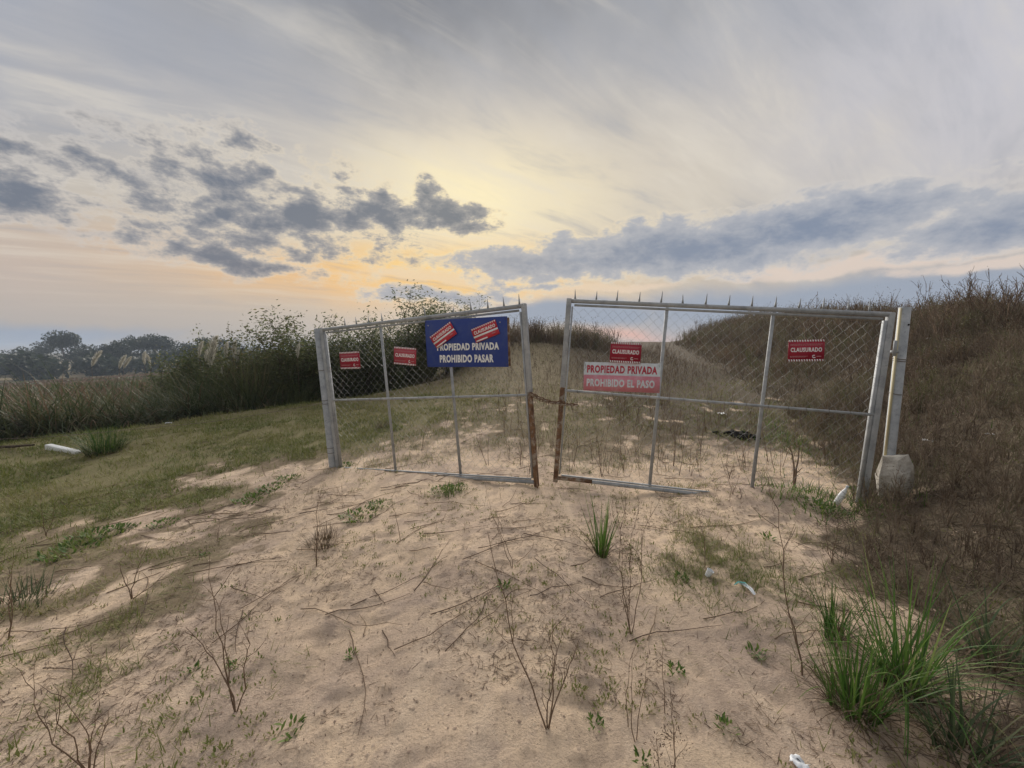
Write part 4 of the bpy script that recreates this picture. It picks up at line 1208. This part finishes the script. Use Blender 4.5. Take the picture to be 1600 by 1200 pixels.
    tag(link('dry_slope_grass', mesh_np('dry_slope_grass', v, f, M['scrub'])), 'matted dry grass on the embankment and mound', 'grass', kind='stuff')
    lines = []
    for i in range(2300):
        y0 = 1.1 + 3.6 * rng.rand() ** 1.2; x0 = float(toe(y0)) + .15 + 2.6 * rng.rand(); a = rng.uniform(0, 6.283)
        if math.hypot(x0, y0) < 1.9: continue
        P = walk((x0, y0, float(height(x0, y0))), (math.cos(a), math.sin(a), rng.uniform(.2, 1.3)), rng.uniform(.12, .45), 6, rng, .22, -.10)
        P[:, 2] = np.maximum(P[:, 2], height(P[:, 0], P[:, 1]) + .002); lines.append((P, np.linspace(.0022, .0009, 7)))
    tag(link('dry_tangle', mesh_np('dry_tangle', *tubes(lines, 3), M['scrub'])), 'tangle of thin dry stems over the near right slope', 'stems', kind='stuff')
    # bare bushes on the skyline right
    kinds = []
    for i in range(4):
        lines, tips = twig_plant(rng, 1.3, 7, 2, 4, .42, .007, .09, .35); lines = [(l[0], np.maximum(l[1] * 1.5, .0034)) for l in lines]
        lf = leaves(tips[rng.randint(0, len(tips), 90)] + rng.randn(90, 3) * .03, .028, rng, .5)
        kinds.append((mesh_np('stems', *tubes(lines, 4), M['dry']), mesh_np('seed_heads', *lf, M['scrub'])))
    L = [(1485, 448, 7.0, 'low bare bush on the skyline between the first and second tall ones'), (1532, 415, 7.4, 'slender bare bush on the right skyline left of the lower one'), (1570, 425, 6.8, 'bare bush on the right skyline next to the tallest one'), (1462, 430, 8.0, 'bare bush on the skyline nearest the pipe post'), (1510, 425, 7.6, 'tall bare bush second along the skyline from the pipe post'),
         (1548, 440, 7.2, 'lower bare bush on the right skyline between two taller ones'), (1590, 392, 6.6, 'tallest bare bush on the skyline at the right frame edge'),
         (1430, 455, 9.0, 'short bare bush on the skyline just right of the post top'), (1392, 452, 9.5, 'small bare bush seen over the gate by the right hinge'),
         (1345, 455, 10, 'small bare bush seen over the spikes left of the right hinge'), (1280, 458, 11, 'small bare bush seen over the spikes above the lone notice')]
    for i, (u, v, Y, lab) in enumerate(L):
        r = ray(u, v); P = EYE + r * (Y / r[1]); zb = float(height(P[0], P[1])); kd = kinds[i % 4]
        hh = max(q.co.z for q in kd[0].vertices); s = (P[2] - zb) / hh
        g = empty('bare_bush', (P[0], P[1], zb - .02), lab, 'bush', 'bare bushes on the skyline', rng.uniform(0, 6)); g.scale = (max(s, .7), max(s, .7), s)
        link('stems', kd[0], g); link('seed_heads', kd[1], g)
dry_scrub()

# ------------------------------------------------------------------ grass and ground cover
def ground_cover():
    rng = np.random.RandomState(71)
    n = 620000; az = R(1) * rng.uniform(-62, 58, n); d = 1.7 * (11 ** rng.rand(n) ** .8)
    x, y = d * np.sin(az), d * np.cos(az)
    c = cover(x, y, True) * (x < toe(y) + .9) * (edge(y) < x + .4)
    tex = fbm(x * 5, y * 5, 3)
    ok = rng.rand(n) < c * sstep(tex, .25, .55) * (.25 + .9 * sstep(fbm(x * 1.6 + 2, y * 1.6, 4), .36, .56)) * np.interp(d, [1.6, 3, 5], [.35, .75, 1]) * np.interp(x, [-1, .5, 1, 1.6], [1.25, .35, .7, .9]) * np.interp(y, [9, 13], [1, .12])
    x, y, d = x[ok], y[ok], d[ok]; k = len(x)
    h = rng.uniform(.025, .085, k) * (.5 + 1.2 * fbm(x * 2.5, y * 2.5 + 7, 3)) * np.interp(d, [1.5, 6, 15], [.8, 1.1, 1.6])
    v, f = blades(np.stack([x, y, height(x, y) - .004], 1), rng.uniform(0, 6.28, k), h, .0036 * np.clip(d / 3, 1, 6), rng.uniform(.1, 1.2, k), rng.uniform(.1, 1.1, k), 1)
    tag(link('short_grass', mesh_np('short_grass', v, f, M['grass'])), 'short green grass of the strip beside the track', 'grass', kind='stuff')
    # greener growth at the right gate foot and behind it
    n = 26000; x = rng.uniform(2.2, 7.5, n); y = rng.uniform(3.2, 9.5, n)
    g1 = np.exp(-(((x - 3.2) / .55) ** 2 + ((y - 3.7) / .40) ** 2)); g2 = np.exp(-(((x - 4.9) / .9) ** 2 + ((y - 6.0) / 1.3) ** 2))
    ok = rng.rand(n) < np.maximum(g1 * 1.6, g2 * .9) * sstep(fbm(x * 3, y * 3, 3), .35, .6)
    x, y = x[ok], y[ok]; k = len(x)
    v, f = blades(np.stack([x, y, height(x, y) - .004], 1), rng.uniform(0, 6.28, k), rng.uniform(.05, .16, k), .008 * np.ones(k), rng.uniform(.1, .9, k), rng.uniform(.2, 1.2, k), 2)
    tag(link('lush_grass', mesh_np('lush_grass', v, f, M['weed'])), 'fresh green grass at the foot of the embankment by the pipe post', 'grass', kind='stuff')
    # fine debris: bits of straw and leaf
    n = 52000; az = R(1) * rng.uniform(-62, 60, n); d = 1.6 * (10 ** rng.rand(n) ** .8); x, y = d * np.sin(az), d * np.cos(az)
    ok = (rng.rand(n) < .06 + .94 * sstep(fbm(x * 1.5, y * 1.5 + 8, 4), .47, .66)); x, y, d = x[ok], y[ok], d[ok]; k = len(x)
    B = np.stack([x, y, height(x, y) + .002], 1)
    v, f = blades(B, rng.uniform(0, 6.28, k), rng.uniform(.01, .07, k), .0026 * np.clip(d / 2.2, 1, 4), rng.uniform(1.35, 1.6, k), rng.uniform(-.2, .2, k), 1)
    tag(link('straw_litter', mesh_np('straw_litter', v, f, M['dry'])), 'bits of straw and dead leaf strewn over the sand', 'debris', kind='stuff')
    # clods
    n = 7000; az = R(1) * rng.uniform(-60, 58, n); d = 1.4 * (5 ** rng.rand(n)); x, y = d * np.sin(az), d * np.cos(az)
    ok = fbm(x * 1.6 + 5, y * 1.6, 3) > .46; x, y = x[ok], y[ok]; k = len(x); var = []
    for i in range(5):
        V = np.array([(1, 0, 0), (0, 1, 0), (-1, 0, 0), (0, -1, 0), (0, 0, .8), (0, 0, -.6)], float) * (1 + .3 * rng.randn(6, 1))
        F = np.array([(0, 1, 4, 4), (1, 2, 4, 4), (2, 3, 4, 4), (3, 0, 4, 4)])[:, :3]
        var.append((V, F))
    v, f = scatter(var, x, y, height(x, y), .0025 + .008 * rng.rand(k) ** 3, rng.uniform(0, 6, k), rng)
    tag(link('sand_clods', mesh_np('sand_clods', v, f, M['clod'])), 'small clods and grit scattered over the sand', 'clods', kind='stuff')
    # fallen dead stems lying on the ground
    lines = []
    for i in range(300):
        if i < 170: x, y = rng.uniform(-5.5, 0.2), rng.uniform(1.8, 5.2)
        else: x, y = rng.uniform(-1, 3.4), rng.uniform(1.8, 9)
        a = R(20) + rng.randn() * .7; L = rng.uniform(.12, .75); kk = 7
        P = walk((x, y, 0), (math.cos(a), math.sin(a), 0), L, kk, rng, .12); P[:, 2] = height(P[:, 0], P[:, 1]) + .004 + rng.rand() * .012
        lines.append((P, np.linspace(.0035, .0012, kk + 1)))
    tag(link('fallen_stems', mesh_np('fallen_stems', *tubes(lines, 4), M['dry'])), 'dead stems lying across the sandy track', 'stems', kind='stuff')


M['clod'] = leafy('clod', [(0, (.30, .22, .165)), (.6, (.46, .35, .26)), (1, (.60, .47, .35))], .95, 0.0)
ground_cover()

# ------------------------------------------------------------------ foreground plants, one by one
def rosette_kind(seed, n, size, spread):
    """low leafy weed: short petioles with broad leaves"""
    r = np.random.RandomState(seed)
    a = r.uniform(0, 6.283, n); d = spread * np.sqrt(r.rand(n)); B = np.stack([d * np.cos(a), d * np.sin(a), .002 * np.ones(n)], 1)
    v1, f1 = blades(B, a + r.randn(n) * .8, r.uniform(.5, 1.1, n) * size, .42 * size * np.ones(n), r.uniform(.2, .9, n), r.uniform(.3, 1.0, n), 3)
    V = v1.reshape(n, 4, 2, 3); c = V.mean(2, keepdims=True)
    V = c + (V - c) * np.array([.25, 1.0, 1.1, .35])[None, :, None, None]
    return V.reshape(-1, 3), f1


def small_weeds():
    rng = np.random.RandomState(81)
    kinds = [mesh_np('leafy_weed', *rosette_kind(300 + i, 110, .055, .17), M['weed']) for i in range(3)]
    tiny = [mesh_np('leafy_weed', *rosette_kind(310 + i, 26, .026, .035), M['weed']) for i in range(3)]
    big = [(150, 838, 1.25, 'bright patch of leafy weed in the left sand'), (112, 862, 1.15, 'yellow green leafy weed nearest the left frame edge'),
           (185, 828, .9, 'leafy weed at the right end of the left bright patch'), (255, 818, .75, 'small leafy weed between the two bright green patches'),
           (395, 780, 1.1, 'bright leafy weed at the lower end of the strip by the gate'), (425, 764, 1.0, 'bright leafy weed in the middle of the strip by the gate'),
           (450, 748, .8, 'bright leafy weed at the upper end of the strip by the gate'), (560, 806, 1.0, 'leafy weed in front of the gate beside a dark twig'),
           (592, 790, .8, 'leafy weed on the sand left of the bottom rail'), (690, 768, .9, 'leafy weed under the middle of the bottom rail'),
           (715, 762, .75, 'leafy weed under the bottom rail, right of its neighbour'), (540, 728, .8, 'leafy weed at the foot of the left gate post'),
           (1275, 790, 1.0, 'lush leafy weed left of the white bottle'), (1300, 802, .9, 'lush leafy weed just below the white bottle'),
           (1370, 800, 1.1, 'lush leafy weed at the foot of the concrete lump'), (1350, 770, 1.0, 'lush leafy weed between bottle and concrete lump'), (1420, 800, .8, 'leafy weed right of the concrete lump')]
    for i, (u, v, s, lab) in enumerate(big):
        o = empty('leafy_weed', spot(u, v)); link('leaves', kinds[i % 3], o); o.rotation_euler = (0, 0, rng.uniform(0, 6)); o.scale = (s, s, s * rng.uniform(.7, 1))
        tag(o, lab, 'weed', 'leafy weeds')
    sm = [(452, 1145, 1.5, 'small dark green thistle rosette at the bottom left of the sand'), (548, 1025, 1.0, 'small green sprig in the middle of the bare sand'),
          (788, 918, 1.4, 'low green sprig beside the long leaning twig'), (1055, 1050, 1.2, 'small green sprig right of the thin upright stems'),
          (1137, 1138, 1.2, 'small green sprig low on the right sand'), (1200, 842, 1.7, 'rounded green sprig below the right gate leaf'),
          (1062, 905, 1.5, 'green sprig just left of the white cup'), (1180, 1022, 1.4, 'green sprig right of the torn wrapper'),
          (1005, 1195, 1.1, 'green sprig at the bottom edge of the picture'), (930, 1132, 1.0, 'green sprig left of the thin upright stems'), (370, 1040, 1.2, 'yellow green sprig between the forked dry stems'),
          (300, 1050, 1.0, 'green sprig left of the forked dry stems'), (320, 868, 1.0, 'green sprig on the sand above the forked dry stems')]
    for i, (u, v, s, lab) in enumerate(sm):
        o = empty('leafy_weed', spot(u, v)); link('leaves', tiny[i % 3], o); o.rotation_euler = (0, 0, rng.uniform(0, 6)); o.scale = (s, s, s)
        tag(o, lab, 'weed', 'small green sprigs')
    # clover sized cover between them
    var = [rosette_kind(320 + i, 6, .018, .022) for i in range(4)]
    n = 7500; az = R(1) * rng.uniform(-60, 58, n); d = 1.6 * (6 ** rng.rand(n)); x, y = d * np.sin(az), d * np.cos(az)
    ok = rng.rand(n) < sstep(fbm(x * 1.7 + 2, y * 1.7 + 6, 4), .47, .64) * .8; x, y = x[ok], y[ok]
    v, f = scatter(var, x, y, height(x, y), rng.uniform(.5, 1.5, len(x)), rng.uniform(0, 6, len(x)), rng)
    tag(link('creeping_weeds', mesh_np('creeping_weeds', v, f, M['grass'])), 'tiny creeping weeds dotted over the sand', 'ground cover', kind='stuff')


small_weeds()


def tussock(name, u, v, H, n, spread, w, m, label, seed, lean=.5, bend=1.6, dry=.15, group=None):
    r = np.random.RandomState(seed); p = spot(u, v)
    g = empty(name, p, label, 'grass tussock', group)
    k = int(n * (1 - dry))
    a = r.uniform(0, 6.283, n); d = spread * np.sqrt(r.rand(n)); B = np.stack([d * np.cos(a), d * np.sin(a), -.02 * np.ones(n)], 1)
    h = H * r.uniform(.45, 1.1, n); ln = lean * r.rand(n); bd = bend * r.rand(n) ** 1.5
    az = a + r.randn(n) * .6
    s = slice(0, k); link('blades', mesh_np('blades', *blades(B[s], az[s], h[s], w * r.uniform(.6, 1.3, k), ln[s], bd[s], 6), M[m]), g)
    s = slice(k, n)
    q = max(12, n // 4); aq = r.uniform(0, 6.283, q)
    link('thatch', mesh_np('thatch', *blades(np.stack([spread * np.cos(aq) * r.rand(q), spread * np.sin(aq) * r.rand(q), 0 * aq], 1), aq, H * r.uniform(.15, .40, q), w * .7 * np.ones(q), r.uniform(.5, 1.3, q), r.uniform(0, .7, q), 3), M['reedbrown']), g)
    if n - k: link('dry_blades', mesh_np('dry_blades', *blades(B[s], az[s], h[s] * .8, w * np.ones(n - k), ln[s] + .4, bd[s] + .5, 5), M['reedbrown']), g)
    return g


tussock('grass_tussock', 163, 708, .62, 420, .22, .010, 'tuft', 'round dark green tussock beside the fallen white post', 91, .8, 1.3)
tussock('iris_tussock', 940, 868, .50, 46, 0.035, .012, 'fresh', 'upright sword leaved tussock in the sand before the gate', 92, .38, .4, .15)
tussock('grass_tussock', 1335, 1110, .40, 210, .085, .0065, 'fresh', 'tall green tussock at the sand edge in the right foreground', 93, .5, 1.3, .3)
tussock('grass_tussock', 1412, 1075, .62, 170, .075, .008, 'fresh', 'largest arching tussock with long drooping blades in the right foreground', 94, .65, 2.1, .22)
tussock('grass_tussock', 1305, 1000, .34, 60, .05, .008, 'tuft', 'small upright tussock behind the two big ones on the right', 95, .35, .8, .25)
tussock('grass_tussock', 1550, 1040, .45, 50, .07, .010, 'sage', 'sparse tussock at the right frame edge', 96, .6, 1.4, .3)
tussock('grass_tussock', 1500, 1190, .36, 60, .07, .010, 'sage', 'tussock cut by the bottom right corner', 97, .6, 1.4, .2)
tussock('grass_tussock', 25, 950, .24, 160, .18, .006, 'sage', 'low brownish green tussock at the left frame edge', 98, .8, 1.0, .35)
tussock('grass_tussock', 705, 772, .16, 90, .10, .006, 'weed', 'bright grass tuft under the bottom rail of the blue sign leaf', 99, .7, .8, .05)
tussock('grass_tussock', 505, 852, .20, 150, .10, .004, 'reedbrown', 'brown dry tuft on the sand left of the gate', 100, .7, .8, .3)
tussock('grass_tussock', 598, 668, .20, 120, .12, .008, 'scrub', 'dark dead tuft in the grass behind the first upright', 101, .8, .8, .1)


def stems_from(name, base, tops, label, r0=.0045, twigs=5, seed=1, seeds=False, group='dry stems in the sand', lean_y=0.0):
    """a dry weed: main stems towards given picture points at the base's distance"""
    rng = np.random.RandomState(seed); p = spot(*base)
    g = empty(name, p, label, 'dry weed', group); tips = []; all_side = []
    for i, (u, v) in enumerate(tops):
        r = ray(u, v); Y = p.y + rng.uniform(-.08, .08) * (len(tops) > 1) + lean_y; q = EYE + r * (Y / r[1]) - np.array(p)
        k = 9; t = np.linspace(0, 1, k + 1)[:, None]
        bow = rng.randn(3) * .05 * np.linalg.norm(q); P = q * t + bow * (t * (1 - t)) * 2 + np.cumsum(rng.randn(k + 1, 3), 0) * .014 * np.linalg.norm(q); P[0] = (0, 0, -.02)
        link('stem', mesh_np('stem', *tubes([(P, np.linspace(r0 * .72, r0 * .2, k + 1))], 5), M['dry']), g)
        for _ in range(twigs):
            j = rng.randint(2, k + 1); d = P[j] - P[j - 1]; d /= np.linalg.norm(d); d = d + rng.randn(3) * .55; d[2] = abs(d[2])
            S = walk(P[j], d, np.linalg.norm(q) * rng.uniform(.1, .32), 5, rng, .16, .05)
            all_side.append((S, np.linspace(r0 * .34, r0 * .14, 6))); tips += [S[-1], S[3], S[2]]
        tips.append(P[-1]); tips.append(P[-2]); tips.append(P[-3])
    if all_side: link('twigs', mesh_np('twigs', *tubes(all_side, 4), M['dry']), g)
    if seeds:
        tp = np.array(tips); n = 9 * len(tp); b = tp[rng.randint(0, len(tp), n)] + rng.randn(n, 3) * .012
        link('seed_heads', mesh_np('seed_heads', *leaves(b, .009 * rng.uniform(.6, 1.6, n), rng, .3), M['dry']), g)
    return g


stems_from('dry_weed', (368, 1112), [(330, 880), (296, 978), (408, 968), (322, 950)], 'forked dry stems standing in the left foreground sand', .0045, 4, 401)
stems_from('dry_weed', (856, 1142), [(748, 838), (876, 1008), (905, 1010), (842, 985)], 'forked dry stems with one long leaning shoot in the centre foreground', .0050, 5, 402)
stems_from('dry_weed', (986, 990), [(976, 770), (992, 800), (955, 812), (1020, 800)], 'cluster of thin brown stems with a bushy top before the gate', .0038, 7, 403, True)
stems_from('dry_weed', (1102, 888), [(1085, 790)], 'single dark stem rising from the white cup', .0040, 2, 404, True)
stems_from('dry_weed', (1254, 1056), [(1218, 772), (1232, 960)], 'tall dark forked stem at the right edge of the sand', .0055, 7, 405)
stems_from('dry_weed', (494, 886), [(487, 772), (505, 815)], 'thin dry stem beside the brown tuft', .0045, 4, 406)
stems_from('dry_weed', (207, 936), [(222, 862), (190, 880), (250, 905)], 'dark forked twig on the sand at the left', .0055, 6, 407)
stems_from('dry_bush', (140, 1215), [(45, 1028), (95, 1085), (150, 1105), (165, 1130), (110, 1060)], 'bushy dry weed cut by the bottom left edge', .0038, 6, 408)
stems_from('dry_weed', (626, 846), [(611, 772)], 'thin upright twig on the sand under the first upright', .0042, 3, 409)
stems_from('dry_weed', (1040, 1116), [(1030, 1004)], 'single thin reddish stem in the right foreground sand', .0030, 1, 410)
stems_from('dry_weed', (982, 1138), [(987, 1022)], 'thin stem left of a taller twin in the centre right foreground', .0030, 1, 411)
stems_from('dry_weed', (994, 1162), [(1000, 1020), (1012, 1035)], 'thin forked stem right of its shorter twin in the foreground', .0030, 2, 412)
stems_from('dry_weed', (1048, 1262), [(1056, 1112)], 'brown seed stem rising from the bottom edge', .0042, 5, 413, True)
stems_from('dry_weed', (1030, 1262), [(1028, 1162)], 'short brown seed stem at the bottom edge', .0042, 4, 414, True)
stems_from('dry_weed', (800, 888), [(765, 800), (752, 775)], 'thin leaning twigs on the sand below the gate gap', .0035, 3, 415)
stems_from('dry_weed', (1242, 762), [(1247, 690), (1238, 700)], 'thick dark dead stem behind the right gate leaf', .018, 4, 416)
stems_from('dry_weed', (1300, 880), [(1296, 800), (1310, 815)], 'brown seed stem below the white bottle', .0040, 3, 417, True)
stems_from('dry_weed', (1145, 772), [(1118, 690), (1158, 740)], 'slim dark twig in front of the right leaf bottom rail', .0035, 3, 418)
stems_from('dry_weed', (415, 745), [(408, 705)], 'small lone twig on the sand left of the gate post', .0040, 4, 419)
stems_from('dry_weed', (72, 838), [(65, 770), (90, 775)], 'faint pair of twigs in the far left grass edge', .0045, 4, 420)
stems_from('dry_weed', (12, 1000), [(15, 880), (8, 900)], 'dry stems in the tussock at the left frame edge', .0050, 5, 421)
stems_from('dry_weed', (940, 745), [(930, 632), (948, 650), (915, 650)], 'reddish weed stems seen through the mesh below the faded sign', .0045, 4, 422, True)
stems_from('dry_weed', (898, 728), [(905, 640), (890, 655)], 'thin weed stems just right of the lock stile', .0042, 4, 423)
stems_from('dry_weed', (862, 705), [(848, 636), (866, 640)], 'thin weed stems in the gap between the leaves', .0040, 4, 424)
stems_from('dry_weed', (975, 735), [(972, 628), (990, 640), (960, 645)], 'reddish weed stems left of the first upright of the right leaf', .0045, 4, 425, True)
stems_from('dry_weed', (1055, 690), [(1050, 630), (1065, 640), (1040, 640)], 'brown weed clump right of the first upright of the right leaf', .0050, 6, 426, True)
stems_from('dry_weed', (1095, 700), [(1090, 650), (1105, 660)], 'brown weed clump left of the burnt heap', .0050, 6, 427, True)
stems_from('dry_weed', (1140, 748), [(1138, 722), (1145, 728)], 'small weed seedling on the sand behind the gate', .0060, 4, 428, True)

# brown weed haze through the gate: many thin standing stems nobody could count
def standing_stems():
    rng = np.random.RandomState(88); var = []
    for i in range(6):
        lines, tips = twig_plant(rng, 1.0, 2, 1, 4, .2, .007, .07, .45); var.append(ribbons([(l[0][::2] if len(l[0]) > 6 else l[0][[0, 2, 4]], (l[1][::2] if len(l[0]) > 6 else l[1][[0, 2, 4]])) for l in lines], rng))
    n = 12000; x = rng.uniform(-1.6, 10.5, n); y = 4.6 + 22 * rng.rand(n) ** 1.1; cx = np.interp(y, [4, 9, 14, 25], [1.6, 2.6, 4.2, 8.0])
    ok = (rng.rand(n) < .85 * np.exp(-((x - cx) / np.interp(y, [4, 10], [1.6, 2.6])) ** 2) * np.interp(y, [4.5, 6.5], [.55, 1]) * sstep(fbm(x * 1.2, y * 1.2, 3), .38, .6)); x, y = x[ok], y[ok]
    v, f = scatter(var, x, y, height(x, y) - .01, rng.uniform(.20, .62, len(x)), rng.uniform(0, 6, len(x)), rng, .1)
    x2 = rng.uniform(-3.5, 3, 300); y2 = rng.uniform(2.6, 4.3, 300); ok = rng.rand(300) < sstep(fbm(x2 * 1.4 + 5, y2 * 1.4, 3), .45, .65) * .6; x2, y2 = x2[ok], y2[ok]
    v2, f2 = scatter(var, x2, y2, height(x2, y2) - .01, rng.uniform(.06, .20, len(x2)), rng.uniform(0, 6, len(x2)), rng, .2)
    tag(link('standing_stems', mesh_np('standing_stems', *cat_geo([(v, f), (v2, f2)]), M['dry'])), 'thin brown dead stems standing along the track beyond the gate', 'stems', kind='stuff')
standing_stems()

# ------------------------------------------------------------------ haze
def haze():
    m = bpy.data.materials.new('haze'); m.use_nodes = True; t = m.node_tree; t.nodes.clear()
    out = t.nodes.new('ShaderNodeOutputMaterial'); v = t.nodes.new('ShaderNodeVolumePrincipled')
    v.inputs['Color'].default_value = (.70, .82, 1.0, 1); v.inputs['Density'].default_value = .0008; v.inputs['Anisotropy'].default_value = 0.0
    t.links.new(v.outputs[0], out.inputs['Volume'])
    V, F = box_vf(-1000, 800, -60, 1700, -8.0, 12.0)
    o = link('haze', mesh_np('haze', V, F, m)); tag(o, kind='stuff'); o['label'] = 'thin evening haze over the whole place'; o['category'] = 'haze'
haze()
